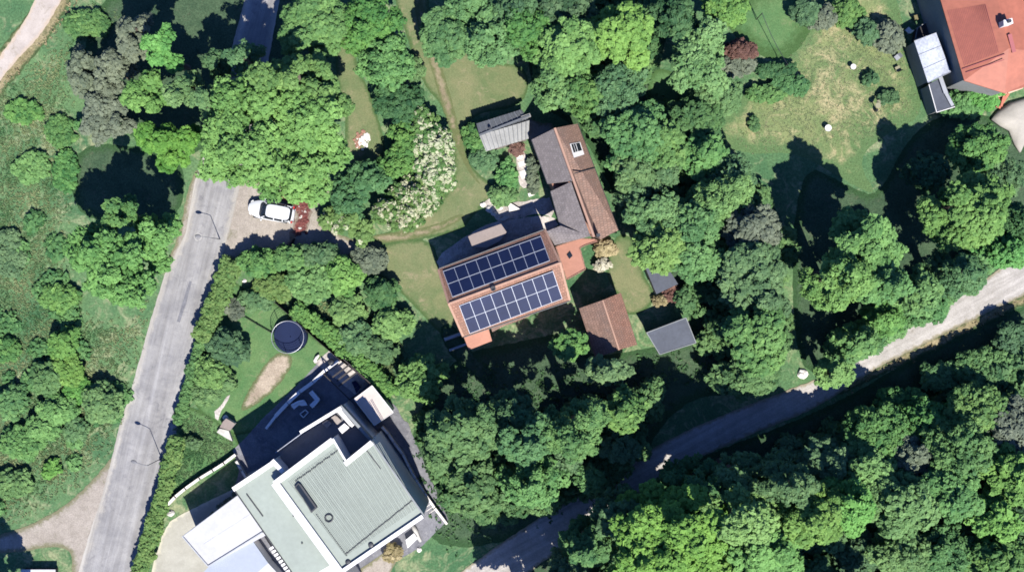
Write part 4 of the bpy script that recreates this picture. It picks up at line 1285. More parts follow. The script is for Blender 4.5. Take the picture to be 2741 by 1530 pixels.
# white garden tables / seats on the dry lawn
def round_table(px, py, r, label, name='garden_table', cat='table'):
    p = at(px, py)
    t = thing(name, p, label, cat, 'round white garden tables')
    m = MB(); m.lathe((0, 0, .62), [(r * .9, 0), (r, .02), (r, .05), (r * .95, .06)], 24); m.build('table_top', 'white', t)
    for k in range(3):
        a = 2 * math.pi * k / 3
        m = MB(); m.tube([(r * .3 * math.cos(a), r * .3 * math.sin(a), .63), (r * .75 * math.cos(a), r * .75 * math.sin(a), 0)], .02, 6); m.build('leg', 'white', t)
round_table(2279, 182, .26, 'round white table among the shrubs at the top of the dry lawn')
round_table(2212, 345, .32, 'round white table standing alone in the open dry lawn')
p = at(2340, 286)
bb = thing('bird_table', p, 'cream bird table with two round trays beside a dark pot on the lawn', 'bird table')
m = MB(); m.tube([(0, 0, 0), (0, 0, 1.1)], .05, 8); m.build('post', 'timber', bb)
m = MB(); m.lathe((0, -.05, 1.1), [(.1, 0), (.27, .05), (.27, .1), (.22, .1)], 18); m.build('tray', 'leaf_cream', bb)
m = MB(); m.lathe((.12, .3, .9), [(.06, 0), (.2, .05), (.2, .1), (.12, .1)], 18); m.build('tray', 'leaf_cream', bb)
m = MB(); m.lathe((.1, -.38, 0), [(.12, 0), (.17, .3), (.12, .6), (.04, .7)], 14); m.build('feeder_pot', 'dark', bb)
p = at(2446, 55)
for (x, y, lab, mt) in ((2448, 50, 'yellowish garden chair beside the decking of the red roofed house', 'leaf_gold'), (2428, 84, 'pale grey garden chair beside the conservatory corner', 'stone_white'), (2398, 156, 'grey blue garden chair on the dry grass left of the conservatory', 'steel'), (2400, 186, 'cream garden chair at the foot of the dry lawn path', 'leaf_cream')):
    p = at(x, y)
    t = thing('garden_chair', p, lab, 'chair', 'garden chairs by the conservatory')
    t.rotation_euler = (0, 0, rk.uniform(0, 6))
    m = MB(); m.slab([(-.24, -.24, .44), (.24, -.24, .44), (.24, .24, .44), (-.24, .24, .44)], .05); m.build('seat', mt, t)
    m = MB(); m.slab([(-.24, .2, .46), (.24, .2, .46), (.24, .34, .9), (-.24, .34, .9)], .05); m.build('backrest', mt, t)
    for sx in (-.2, .2):
        for sy in (-.2, .2):
            m = MB(); m.bar((sx, sy, 0), (sx, sy, .4), .04, .04, Vector((1, 0, 0))); m.build('leg', mt, t)
# red timber heap and beige tarpaulin below the red house
p = at(2690, 262)
th_ = thing('timber_stack', p, 'stack of red and tan planks lying between the red roofed house and the tarpaulin', 'planks')
for k, (x0, y0, x1, y1, z, mt) in enumerate(((2650, 260, 2735, 228, .5, 'timber_tan'), (2655, 264, 2738, 234, .35, 'timber_tan'), (2652, 258, 2700, 244, .62, 'timber_red'), (2668, 288, 2696, 252, .25, 'timber_red'), (2674, 290, 2700, 250, .4, 'timber_red'), (2680, 285, 2690, 248, .5, 'timber_red'), (2660, 262, 2690, 270, .2, 'timber_red'))):
    m = MB(); m.bar(at(x0, y0, z), at(x1, y1, z), .22, .08); m.build('plank', mt, th_, p)
p = at(2710, 330)
tp_ = thing('tarpaulin', p, 'pale beige tarpaulin draped over a mound at the right edge', 'tarpaulin')
out = [(2649, 322), (2664, 300), (2700, 276), (2760, 258), (2800, 330), (2748, 370), (2728, 410), (2712, 388), (2698, 352), (2676, 340)]
oq = ring(out, 0)
cc = at(2722, 318)
m = MB()
rgs = []
for u, z in ((1, .05), (.98, .35), (.8, .62), (.5, .8), (.2, .86)):
    rgs.append([Vector((cc.x + (q.x - cc.x) * u, cc.y + (q.y - cc.y) * u, z + .06 * math.sin(3 * i))) for i, q in enumerate(reversed(oq))])
loft(m, rgs)
m.build('sheet', 'tarp', tp_, p, smooth=True)
# pipes lying west of the solar house
for (x0, y0, x1, y1, lab) in ((1191, 908, 1233, 893, 'thick grey pipe lying on the bed at the house corner, upper one'), (1204, 937, 1249, 920, 'thinner grey pipe lying on the bed below the house corner')):
    p = at((x0 + x1) / 2, (y0 + y1) / 2)
    t = thing('metal_pipe', p, lab, 'pipe', 'pipes at the house corner')
    r = .2 if y0 < 920 else .14
    m = MB(); m.tube([at(x0, y0, .3) + Vector((0, 0, r - .28)), at(x1, y1, .3) + Vector((0, 0, r - .28))], r, 14); m.build('pipe_body', 'steel', t, p)
    for q in ((x0, y0), (x1, y1)):
        m = MB(); c = at(*q, r); d = (at(x1, y1) - at(x0, y0)).normalized() * .05; m.tube([c - d, c + d], r * 1.12, 14); m.build('collar', 'steel', t, p)
# patio bits south of the white house
p = at(1101, 1447)
tb = thing('patio_table', p, 'long pale rectangular table on the small patio behind the golden shrub', 'table')
q = ring([(1086, 1444), (1108, 1426), (1118, 1440), (1081 + 10, 1466)], .72)
m = MB(); m.slab(q, .06); m.build('table_top', 'white', tb, p)
for s in q:
    s = lerp(s, sum(q, Vector()) / 4, .15)
    m = MB(); m.bar(Vector((s.x, s.y, 0)), Vector((s.x, s.y, .67)), .06, .06, Vector((1, 0, 0))); m.build('leg', 'steel', tb, p)
p = at(1116, 1425)
lg = MB(); lg.tube([(-.4, .75, .22), (-.1, .2, .3), (.1, -.3, .25), (.38, -.8, .18)], [.2, .24, .2, .12], 10)
o = lg.build('driftwood_log', 'stone', smooth=True); o.location = p
tag(o, 'bleached driftwood log lying beside the long pale patio table', 'log')
p = at(600, 1128)
gp = thing('stone_gatepost', p, 'grey slab topped stone pier beside the flagstone path', 'pier')
m = MB(); q = ring([(598, 1128), (606, 1120), (628, 1133), (616, 1150), (590, 1142)], .9); m.prism(q, 0); m.build('pier_body', 'stone', gp, p)
m = MB(); m.slab([lerp(v, sum(q, Vector()) / 5, -.08) + Vector((0, 0, .07)) for v in q], .065); m.build('cap_slab', 'beige_slab', gp, p)
m = MB(); m.prism([v * 1.0 for v in ring([(588, 1146), (612, 1152), (622, 1180), (606, 1172), (580, 1156)], .5)], 0); m.build('low_wall', 'stone', gp, p)
stones('boulder', 'whitish round boulder at the end of the flagstone path', 'boulder', [(604, 1116, .3)], 'stone_white')
p = at(847, 958)
gs = thing('garden_statue', p, 'pale slim garden ornament lying at the patio edge by the lawn', 'ornament')
m = MB(); m.tube([at(842, 965, .15), at(848, 956, .3), at(854, 949, .35)], [.12, .16, .08], 10); m.build('figure', 'stone_white', gs, p)
m = MB(); m.prism(ring([(838, 964), (846, 960), (850, 968), (842, 972)], .1), 0); m.build('plinth', 'stone', gs, p)

p = at(530, 634)
mh = thing('manhole_cover', p, 'round dark manhole cover in the upper stretch of the road', 'manhole cover')
m = MB(); m.lathe((0, 0, .014), [(.30, 0), (.30, .012), (.28, .016)], 28); m.build('lid', 'dark', mh)
m = MB(); m.torus((0, 0, .018), .34, .035, 32, 6); m.build('rim', 'stone', mh)
sheet('road_patch', [(508, 752), (514, 754), (498, 815), (482, 862), (474, 860), (490, 806)], 'slate', 6, .1, 0, .02, src=True)

rp = at(808, 560)
rb = thing('rubble_heap', rp, 'low heap of dark red broken brick beside the rear of the white car', 'rubble')
m1, m2 = MB(), MB()
for k in range(110):
    t = rk.uniform(0, 1)
    p = at(rk.gauss(806 + 6 * math.sin(5 * t), 11), 505 + 125 * t + rk.uniform(-5, 5)) - rp
    (m2 if k % 9 == 0 else m1).rock(Vector((p.x, p.y, .05)), rk.uniform(.06, .2), (1, .8, .6), seed=300 + k)
m1.build('broken_brick', 'brick_red', rb); m2.build('pale_chips', 'stone', rb)
# ------------------------------------------------------------------ vegetation
ICO_V, ICO_F = [], []
def _ico():
    import bmesh
    bm = bmesh.new()
    bmesh.ops.create_icosphere(bm, subdivisions=2, radius=1.0)
    bm.verts.ensure_lookup_table()
    v = np.array([tuple(x.co) for x in bm.verts])
    f = np.array([[y.index for y in x.verts] for x in bm.faces])
    bm.free()
    return v, f
ICO_V, ICO_F = _ico()
def leaf_mesh(name, mat, C, R, lobe_s, n_leaf, leaf, rng, tint_base=None, up=.85, core=.86, flower=0.0, flower_dir=None, squash=1.0, low=-.25):
    """crown of clumps (centres C, radii R): each clump carries lobes, each lobe leaf-sized faces; one mesh"""
    K = len(C)
    LC, LR, LT, LN = [], [], [], []
    for i in range(K):
        n = max(8, int(4 * math.pi * R[i] ** 2 / lobe_s ** 2))
        k = np.arange(n) + .5
        z = 1 - 2 * k / n
        t = math.pi * (1 + 5 ** .5) * k + rng.uniform(0, 6.28)
        d = np.stack([np.sqrt(1 - z * z) * np.cos(t), np.sqrt(1 - z * z) * np.sin(t), z], 1)
        d += rng.normal(0, .12, d.shape)
        d /= np.linalg.norm(d, axis=1)[:, None]
        d = d[d[:, 2] > low]
        r = R[i] * rng.uniform(.82, 1.1, len(d))
        p = C[i] + d * r[:, None] * np.array([1, 1, squash])
        keep = np.ones(len(p), bool)
        for j in range(K):
            if j != i:
                dd = np.linalg.norm((p - C[j]) / np.array([1, 1, squash]), axis=1)
                keep &= dd > R[j] * .82
        p, d = p[keep], d[keep]
        LC.append(p); LN.append(d)
        LR.append(rng.uniform(.45, .75, len(p)) * lobe_s)
        LT.append(np.full(len(p), 0 if tint_base is None else tint_base[i]) + rng.normal(0, .13, len(p)))
    LC, LN, LR, LT = map(np.concatenate, (LC, LN, LR, LT))
    m = len(LC)
    fl = rng.random(m) < flower if flower else np.zeros(m, bool)
    if flower_dir is not None and flower:
        w = flower_dir(LC)
        fl = rng.random(m) < flower * w
    # leaves
    idx = np.repeat(np.arange(m), n_leaf)
    q = len(idx)
    d = rng.normal(0, 1, (q, 3)) + LN[idx] * .7
    d[:, 2] += .25
    d /= np.linalg.norm(d, axis=1)[:, None]
    pos = LC[idx] + d * (LR[idx] * rng.uniform(.6, 1.08, q))[:, None]
    nrm = d + rng.normal(0, .45, (q, 3)) + np.array([0, 0, up])
    nrm /= np.linalg.norm(nrm, axis=1)[:, None]
    a = np.cross(nrm, rng.normal(0, 1, (q, 3)))
    a /= np.linalg.norm(a, axis=1)[:, None]
    b = np.cross(nrm, a)
    s = leaf * np.exp(rng.normal(-.05, .36, q))
    a *= s[:, None]; b *= (s * .62)[:, None]
    lv = np.stack([pos - a, pos - b + a * .1, pos + a, pos + b + a * .1], 1).reshape(-1, 3)
    lt = np.clip(LT[idx] + .5 + rng.normal(0, .12, q), 0, 1)
    if flower:
        isf = fl[idx] & (rng.random(q) < .62)
        lt = np.where(isf, 2.0, lt)
    # unseen solid cores, tinted dark for the shade inside clumps and blocking light
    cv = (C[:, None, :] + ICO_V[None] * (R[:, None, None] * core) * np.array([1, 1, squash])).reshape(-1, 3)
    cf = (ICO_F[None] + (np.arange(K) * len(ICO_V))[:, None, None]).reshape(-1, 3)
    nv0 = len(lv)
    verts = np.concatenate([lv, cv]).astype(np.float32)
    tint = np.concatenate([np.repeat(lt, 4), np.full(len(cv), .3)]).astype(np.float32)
    nq, ntri = q, len(cf)
    loops = np.concatenate([np.arange(nq * 4), (cf + nv0).ravel()]).astype(np.int32)
    starts = np.concatenate([np.arange(nq) * 4, nq * 4 + np.arange(ntri) * 3]).astype(np.int32)
    me = bpy.data.meshes.new(name)
    me.vertices.add(len(verts)); me.vertices.foreach_set("co", verts.ravel())
    me.loops.add(len(loops)); me.loops.foreach_set("vertex_index", loops)
    me.polygons.add(nq + ntri); me.polygons.foreach_set("loop_start", starts)
    me.update(calc_edges=True)
    at_ = me.attributes.new("tint", 'FLOAT', 'POINT')
    at_.data.foreach_set("value", tint)
    me.materials.append(M[mat])
    return me
SEED = [100]
def sample_clumps(ell, zb, zt, s, rng):
    """clump centres inside the union of ellipses (world x, y, rx, ry)"""
    lo = np.array([min(e[0] - e[2] for e in ell), min(e[1] - e[3] for e in ell)])
    hi = np.array([max(e[0] + e[2] for e in ell), max(e[1] + e[3] for e in ell)])
    pts, dep = [], []
    tries = int(60 * (hi - lo).prod() / s ** 2) + 80
    cand = rng.uniform(lo, hi, (tries, 2))
    for c in cand:
        g = max(1 - ((c[0] - e[0]) / e[2]) ** 2 - ((c[1] - e[1]) / e[3]) ** 2 for e in ell)
        if g < .06:
            continue
        if pts and min((c[0] - p[0]) ** 2 + (c[1] - p[1]) ** 2 for p in pts) < (s * .82) ** 2:
            continue
        pts.append(c); dep.append(g)
    if not pts:
        pts.append(np.array(ell[0][:2])); dep.append(1)
    pts, dep = np.array(pts), np.array(dep)
    z = zb + (zt - zb) * np.clip(dep, 0, 1) ** .36 * rng.uniform(.76, 1.0, len(pts))
    return np.column_stack([pts, z])
def tree(label, ell, zt, leaf='leaf_mid', zb=None, s=None, name='broadleaf_tree', cat='tree', group=None, lobe=.5, nl=42, lf=.12, flower=0, fdir=None, src=False, gap=1.0, squash=1.0, tv=.14, tb=0.0, trunk=True):
    """ell: ellipses (cx, cy, rx, ry) of the crown outline in overview pixels"""
    SEED[0] += 1
    rng = np.random.default_rng(SEED[0])
    if zb is None: zb = zt * .45
    zc = zb + (zt - zb) * .55
    f = KS * (H - zc) / H * OV
    E = []
    for x, y, rx, ry in ell:
        p = ato(x, y, zc)
        E.append((p.x, p.y, rx * f, ry * f))
    size = max(min(e[2], e[3]) for e in E)
    if s is None:
        s = min(2.3, max(.5, size * .42))
        if zt > 4.2:
            s = min(2.4, max(.65, size * rng.uniform(.26, .52)))
            lobe *= rng.uniform(.78, 1.3)
            tb += rng.normal(0, .08)
            lf *= rng.uniform(.85, 1.2)
    R0 = s * .72
    E2 = [(e[0], e[1], max(.15, e[2] - R0 * .75), max(.15, e[3] - R0 * .75)) for e in E]
    C = sample_clumps(E2, zb + R0 * .4, max(zb + R0 * .6, zt - R0), s, rng)
    R = R0 * rng.uniform(.6, 1.25, len(C)) * gap
    # smaller sprays between and around the big clumps
    nx = int(len(C) * (.8 if zt > 4.2 else .4))
    if nx:
        j = rng.integers(0, len(C), nx)
        an = rng.uniform(0, 6.283, nx)
        off = R[j] * rng.uniform(.85, 1.3, nx)
        X = C[j] + np.stack([np.cos(an) * off, np.sin(an) * off, rng.uniform(-.5, .25, nx) * R[j]], 1)
        C = np.concatenate([C, X]); R = np.concatenate([R, R[j] * rng.uniform(.3, .55, nx)])
    tb_ = rng.normal(tb, tv, len(C))
    base = Vector((float(np.mean([e[0] for e in E])), float(np.mean([e[1] for e in E])), 0))
    # the stem stands under the clump nearest to the middle
    k = int(np.argmin((C[:, 0] - base.x) ** 2 + (C[:, 1] - base.y) ** 2))
    base = Vector((float(C[k, 0]), float(C[k, 1]), 0))
    Cl = C - np.array([base.x, base.y, 0])
    shrub = zt < 4.2
    t = thing(name, base, label, cat, group)
    fd = None
    if fdir is not None:
        bx, by = base.x, base.y
        fd = lambda L: fdir(L + np.array([bx, by, 0]))
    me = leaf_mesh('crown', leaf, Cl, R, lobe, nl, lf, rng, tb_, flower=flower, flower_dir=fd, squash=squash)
    o = bpy.data.objects.new('foliage' if shrub else 'crown', me)
    COL.objects.link(o); o.parent = t
    if trunk:
        h = float(Cl[k, 2])
        r0 = max(.04, min(.42, .026 * zt + .02 * size))
        m = MB()
        lean = Vector((rng.uniform(-.3, .3), rng.uniform(-.3, .3), 0))
        m.tube([(0, 0, -.05), lean * .3 + Vector((0, 0, h * .35)), lean + Vector((0, 0, h * .7)), (float(Cl[k, 0]), float(Cl[k, 1]), h)], [r0 * 1.3, r0, r0 * .75, r0 * .45], 9)
        order = np.argsort((Cl[:, 0]) ** 2 + (Cl[:, 1]) ** 2)[1:7 if not shrub else 4]
        for j in order:
            e = Vector([float(v) for v in Cl[j]])
            st = lean * .6 + Vector((0, 0, h * rng.uniform(.35, .6)))
            m.tube([st, lerp(st, e, .5) + Vector((0, 0, .1 * h)), e], [r0 * .5, r0 * .36, r0 * .15], 6)
        m.build('stem' if shrub else 'trunk', 'bark', t)
    return t
def hedge(label, px, w, h, leaf, name='clipped_hedge', src=False, s=.45, lobe=.26, nl=24, lf=.1, group=None, z0=.1):
    SEED[0] += 1
    rng = np.random.default_rng(SEED[0])
    q = [np.array(p[:2]) for p in (ring if src else ringo)(px, h * .6)]
    C = []
    for i in range(len(q) - 1):
        d = q[i + 1] - q[i]
        L = np.linalg.norm(d)
        nrm = np.array([-d[1], d[0]]) / L
        n = max(1, int(L / s))
        k = max(1, int(round(w / s)))
        for a in range(n):
            for b_ in range(k):
                off = ((b_ + .5) / k - .5) * (w - s * .5)
                p = q[i] + d * (a + rng.uniform(.2, .8)) / n + nrm * (off + rng.normal(0, .08))
                C.append((p[0], p[1], max(.3, h - s * .62 + rng.normal(0, .09))))
                C.append((p[0] + rng.normal(0, .1), p[1] + rng.normal(0, .1), (h - s * .6) * .45))
    C = np.array(C)
    base = Vector((float(C[:, 0].mean()), float(C[:, 1].mean()), 0))
    k = int(np.argmin((C[:, 0] - base.x) ** 2 + (C[:, 1] - base.y) ** 2))
    base = Vector((float(C[k, 0]), float(C[k, 1]), 0))
    Cl = C - np.array([base.x, base.y, 0])
    R = s * .62 * rng.uniform(.8, 1.2, len(C))
    t = thing(name, base, label, 'hedge', group)
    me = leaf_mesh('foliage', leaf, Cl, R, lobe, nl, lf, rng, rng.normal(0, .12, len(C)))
    o = bpy.data.objects.new('foliage', me)
    COL.objects.link(o); o.parent = t
    m = MB()
    for i in range(len(q) - 1):
        L = np.linalg.norm(q[i + 1] - q[i])
        for a in range(max(1, int(L / 1.2))):
            p = q[i] + (q[i + 1] - q[i]) * (a + .5) / max(1, int(L / 1.2)) - np.array([base.x, base.y])
            m.tube([(p[0], p[1], -.03), (p[0] + .05, p[1], h * .6)], [.05, .03], 6)
    m.build('stem', 'bark', t)
    return t

# ---- the big bright tree over the road and its neighbours
G1 = 'garden trees west of the tiled houses'
tree('huge bright green tree with a dense cauliflower crown over the road beside the white car', [(655, 390, 155, 115), (770, 330, 105, 150), (720, 450, 125, 62), (590, 330, 80, 100), (640, 260, 100, 70)], 14, 'leaf_bright', 3.5, 1.7, lobe=.52, nl=34, tb=.08)
tree('loose tall tree with dark gaps just north of the huge bright tree', [(760, 205, 105, 72), (690, 200, 60, 55), (830, 250, 40, 60)], 15, 'leaf_bright', 3.5, 1.25, gap=.86, lobe=.45)
tree('round green tree at the top edge beside the shaded road', [(790, 55, 88, 78), (760, 100, 60, 40)], 9, 'leaf_mid', 3, lobe=.5)
tree('green tree at the top edge left of the grassy track', [(930, 55, 78, 80), (985, 55, 35, 45)], 8, 'leaf_mid', 3, lobe=.5)
tree('drooping green tree between the narrow lawn and the grassy track', [(970, 150, 72, 70), (975, 190, 55, 38)], 7.5, 'leaf_mid', 2.2, lobe=.48)
tree('rounded green shrub on the corner of the grassy track', [(1035, 175, 30, 28)], 2.6, 'leaf_mid', .5, name='garden_shrub', cat='shrub')
tree('dark bushy shrub at the shaded north tip of the blossom bed', [(1005, 262, 62, 52), (980, 235, 40, 30)], 4.6, 'leaf_dark', .8, tb=-.12)
blos = lambda p0, r: (lambda L: np.clip(1.25 - np.hypot(L[:, 0] - ato(*p0).x, L[:, 1] - ato(*p0).y) / r, 0, 1))
G2 = 'shrubs of the blossom bed'
tree('leafy green shrub west of the white blossom, facing the narrow lawn', [(1022, 340, 46, 58), (1012, 400, 46, 42)], 4.0, 'leaf_mid', .5, s=1.0, name='garden_shrub', cat='shrub', group=G2)
tree('flowering shrub thick with white blossom beside the grassy track', [(1085, 380, 54, 84), (1095, 440, 47, 62), (1062, 305, 40, 52)], 4.0, 'leaf_blossom', .4, s=.95, name='flowering_shrub', cat='shrub', group=G2, flower=.85, fdir=blos((1100, 410), 4.6), lobe=.4)
tree('flowering shrub with scattered white blossom at the south curve of the blossom bed', [(1045, 495, 75, 55), (1000, 530, 70, 48)], 3.4, 'leaf_blossom', .4, s=.95, name='flowering_shrub', cat='shrub', group=G2, flower=.7, fdir=blos((1060, 510), 4.2), lobe=.4)
tree('dark green shrub between the huge tree and the blossom bed', [(930, 450, 62, 38), (880, 500, 48, 55)], 3.6, 'leaf_cool', .4, s=1.0, name='garden_shrub', cat='shrub', group=G2)
tree('mixed green shrub at the driveway end of the blossom bed', [(860, 555, 60, 42), (915, 575, 40, 26)], 3.0, 'leaf_blossom', .4, s=.9, name='garden_shrub', cat='shrub', group=G2, flower=.10, lobe=.4)
# ---- top left clump by the road
G3 = 'trees in the top left clump'
tree('small vivid green tree standing out at the top of the left clump', [(395, 125, 36, 42), (430, 115, 24, 44), (415, 155, 28, 22)], 11, 'leaf_lime', 3, .8, group=G3, lobe=.4)
tree('green tree in the middle of the left clump, left of the huge bright tree', [(365, 250, 66, 38), (330, 262, 38, 24), (390, 215, 30, 26)], 9, 'leaf_bright', 2.5, 1.0, group=G3, tb=-.05, lobe=.42)
tree('green tree squeezed against the upper left flank of the huge bright tree', [(455, 235, 44, 42), (470, 200, 26, 22)], 12, 'leaf_mid', 2.5, .9, group=G3, lobe=.42)
tree('green tree of round tufts at the lower end of the left clump', [(420, 355, 66, 38), (430, 395, 42, 32), (370, 335, 28, 28), (470, 350, 30, 40)], 8, 'leaf_bright', 2, .9, group=G3, lobe=.4)
tree('dull green sapling in the shaded upper part of the left clump', [(545, 160, 32, 28)], 9, 'leaf_cool', 2, group=G3)
tree('dull green sapling beside the shaded road above the huge tree', [(605, 158, 34, 24), (620, 130, 22, 16)], 12, 'leaf_cool', 2, group=G3)
tree('dusty green tuft of a tree beside the huge tree on its left flank', [(528, 265, 32, 44)], 13, 'leaf_mid', 2.5, group=G3)
G4 = 'grey leaved trees of the left clump'
tree('grey leaved tree with a pointed top nearest the road shadow', [(340, 80, 40, 34), (345, 120, 42, 24), (360, 50, 14, 24)], 9, 'leaf_grey', 1.5, group=G4, lf=.13, tb=-.1)
tree('grey leaved tree on the field side of the left clump', [(205, 165, 32, 44), (215, 210, 34, 30)], 4.5, 'leaf_grey', 1, group=G4, lf=.13)
tree('grey leaved tree between the vivid green tree and the field', [(290, 165, 38, 34), (270, 200, 34, 34)], 7, 'leaf_grey', 1.2, group=G4, lf=.13, tb=-.12)
tree('grey leaved spreading bush above the dark pond like shadow', [(255, 275, 50, 52), (235, 320, 42, 24), (290, 315, 40, 24)], 4.3, 'leaf_grey', .6, group=G4, lf=.13)
tree('small olive green bush at the left tip of the grey leaved bush', [(206, 316, 17, 13)], 2.2, 'leaf_mid', .5, name='field_bush', cat='bush')
# ---- big tree on the left of the road
tree('broad bright green tree leaning over the left edge of the road', [(300, 640, 125, 70), (390, 590, 72, 60), (230, 620, 62, 60), (310, 710, 98, 60), (345, 745, 50, 42)], 13, 'leaf_bright', 3.2, 1.35, lobe=.45, nl=32, tb=-.02)
tree('narrow tree rising behind the broad tree left of the road', [(310, 525, 34, 36), (295, 560, 34, 20)], 12, 'leaf_mid', 5, .8, lobe=.4)
# ---- field bushes
G5 = 'bushes dotted over the left field'
for lab, e, h, lf_ in (
    ('pale green low bush in the field below the broad roadside tree', [(152, 748, 52, 34)], 1.8, 'leaf_mid'),
    ('tall field bush with a long dark shadow, left of the road', [(155, 870, 38, 36), (170, 850, 26, 24)], 3.6, 'leaf_mid'),
    ('broad light bush just below the tall shadowed field bush', [(175, 930, 36, 44), (150, 915, 30, 26)], 2.6, 'leaf_bright'),
    ('round bush with a deep shadow close to the road edge', [(254, 1015, 50, 52)], 3.6, 'leaf_mid'),
    ('dark wispy bush at the middle of the left field', [(115, 950, 40, 50)], 3.0, 'leaf_cool'),
    ('big bright bush mass in the lower left field', [(140, 1030, 52, 40), (105, 1075, 46, 34)], 2.8, 'leaf_bright'),
    ('leafy bush at the left edge above the dirt track', [(30, 1010, 40, 46)], 2.4, 'leaf_mid'),
    ('spreading bush at the left edge, lowest of the field bushes', [(55, 1115, 58, 42)], 2.4, 'leaf_mid'),
    ('small light mound of a bush near the dirt track', [(130, 1180, 24, 24)], 1.2, 'leaf_bright'),
    ('low flat bush on the left edge in the middle of the field', [(20, 880, 30, 34)], 1.4, 'leaf_mid'),
    ('wide soft bush spreading between the two shadowed field bushes', [(195, 985, 40, 34)], 1.5, 'leaf_bright'),
    ('soft green bush at the left edge below the pinkish path', [(60, 280, 50, 30)], 1.2, 'leaf_mid'),
    ('low bush in the upper field beside the grey leaved trees', [(150, 330, 40, 44)], 1.1, 'leaf_mid'),
    ('low pale bush in the middle of the upper field', [(80, 420, 46, 40)], 1.0, 'leaf_bright'),
    ('flat bush on the field edge by the deep tree shadow', [(165, 430, 30, 54)], 1.3, 'leaf_mid'),
    ('low dark bush at the left edge of the middle field', [(20, 640, 44, 60)], 1.2, 'leaf_cool'),
    ('soft bush low on the left edge, above the dirt track', [(25, 1215, 50, 40)], 1.8, 'leaf_mid'),
    ('loose bush between the round bush and the big bright bush mass', [(190, 1080, 34, 30)], 1.6, 'leaf_cool'),
    ('long low bush beneath the path bank at the top left', [(215, 60, 60, 36)], 1.8, 'leaf_mid')):
    tree(lab, e, h * .75, lf_, .1, name='field_bush', cat='bush', group=G5, lobe=.34, lf=.12, squash=.75)
tree('shade tree mostly outside the frame in the bottom left corner', [(-40, 1545, 74, 60)], 11, 'leaf_dark', 2)
tree('unseen tall tree added to shade the lane, left one', [(1310, 1530, 90, 72)], 12, 'leaf_cool', 1, group='trees below the bottom edge')  # these lane trees are added out of view to throw shade on it
tree('unseen tall tree added to shade the lane, right one', [(1430, 1525, 84, 72)], 13, 'leaf_mid', 1, group='trees below the bottom edge')
tree('unseen tall tree added to shade the lane, the one nearest the forest', [(1520, 1515, 60, 46)], 14, 'leaf_mid', 4, group='trees below the bottom edge')
tree('unseen tall tree added to shade the lane, between the other shade trees', [(1375, 1600, 80, 60)], 15, 'leaf_mid', 4, group='trees below the bottom edge')
tree('tall forest tree just outside the bottom edge under the dark pocket', [(2150, 1550, 110, 70)], 14, 'leaf_mid', 4, group='trees below the bottom edge')
# ---- garden around the trampoline
hedge('yellow green hedge along the upper right side of the road', [(585, 655), (560, 730), (535, 790), (508, 850)], 1.75, 2.0, 'leaf_hedge', group='hedges along the road')
hedge('bright green hedge along the lower right side of the road', [(448, 1095), (432, 1160), (412, 1240), (390, 1310), (366, 1390), (345, 1470)], 1.25, 2.0, 'leaf_hedge', group='hedges along the road')
hedge('dark thin hedge closing the roadside gap left of the trampoline garden', [(505, 860), (485, 930), (468, 1000), (448, 1060)], .7, 1.5, 'leaf_cool', group='hedges along the road')
hedge('long diagonal green hedge behind the timber fence', [(742, 772), (808, 822), (868, 876), (928, 926), (985, 990)], 1.5, 1.6, 'leaf_mid')
G6 = 'shrubs between the drive and the diagonal hedge'
for lab, e, h, lf_, kw in (
    ('green shrub next to the top of the roadside hedge, south of the drive', [(650, 660, 52, 34)], 3.2, 'leaf_mid', {}),
    ('green shrub in the middle of the row south of the drive', [(735, 650, 52, 36)], 3.4, 'leaf_mid', {}),
    ('dark feathery shrub casting spiky shadow on the drive', [(800, 640, 50, 28)], 3.4, 'leaf_cool', {}),
    ('wide bright shrub north east of the trampoline', [(790, 705, 76, 52)], 3.0, 'leaf_bright', {}),
    ('bright rounded shrub beside the small dark yew, west of the side lawn', [(862, 695, 52, 48)], 3.4, 'leaf_bright', {}),
    ('yellowish shrub between the road hedge and the trampoline', [(690, 720, 56, 36)], 2.2, 'leaf_hedge', {}),
    ('pale clipped round shrub at the bend of the grassy track', [(925, 655, 48, 34)], 2.3, 'leaf_grey', {}),
    ('dark shrub just south of the pale clipped shrub', [(962, 735, 42, 40)], 3.0, 'leaf_dark', {}),
    ('bright loose shrub on the west edge of the side lawn', [(985, 812, 48, 42)], 2.8, 'leaf_bright', {}),
    ('dull shrub between the fence and the side lawn', [(870, 780, 50, 40)], 2.2, 'leaf_mid', {}),
    ('dark trailing shrub below the dull one on the bank', [(900, 850, 52, 42)], 2.6, 'leaf_cool', {}),
    ('leafy shrub in the dark corner under the bright loose shrub', [(960, 880, 42, 34)], 2.4, 'leaf_dark', {})):
    tree(lab, e, h, lf_, .2, name='garden_shrub', cat='shrub', group=G6, lobe=.38, lf=.14, **kw)
G7 = 'shrubs in the trampoline garden'
for lab, e, h, lf_ in (
    ('dark glossy shrub left of the trampoline lawn', [(565, 868, 48, 46), (598, 880, 30, 26)], 2.8, 'leaf_dark'),
    ('wide green shrub below the dark glossy shrub', [(530, 935, 46, 42)], 2.4, 'leaf_mid'),
    ('low green shrub beside the flagstone path', [(520, 985, 44, 32), (560, 960, 34, 26)], 1.6, 'leaf_mid'),
    ('dark shrub in the narrow top corner of the trampoline garden', [(640, 755, 42, 26)], 1.8, 'leaf_cool'),
    ('small dark bush alone on the lower garden lawn', [(488, 1112, 18, 14)], .9, 'leaf_dark'),
    ('low leafy clump in the corner beside the pale stone', [(590, 775, 26, 26)], 1.0, 'leaf_grey')):
    tree(lab, e, h, lf_, .1, name='garden_shrub', cat='shrub', group=G7, lobe=.34, lf=.12)
G8 = 'pale leaved plants in the driveway bed'
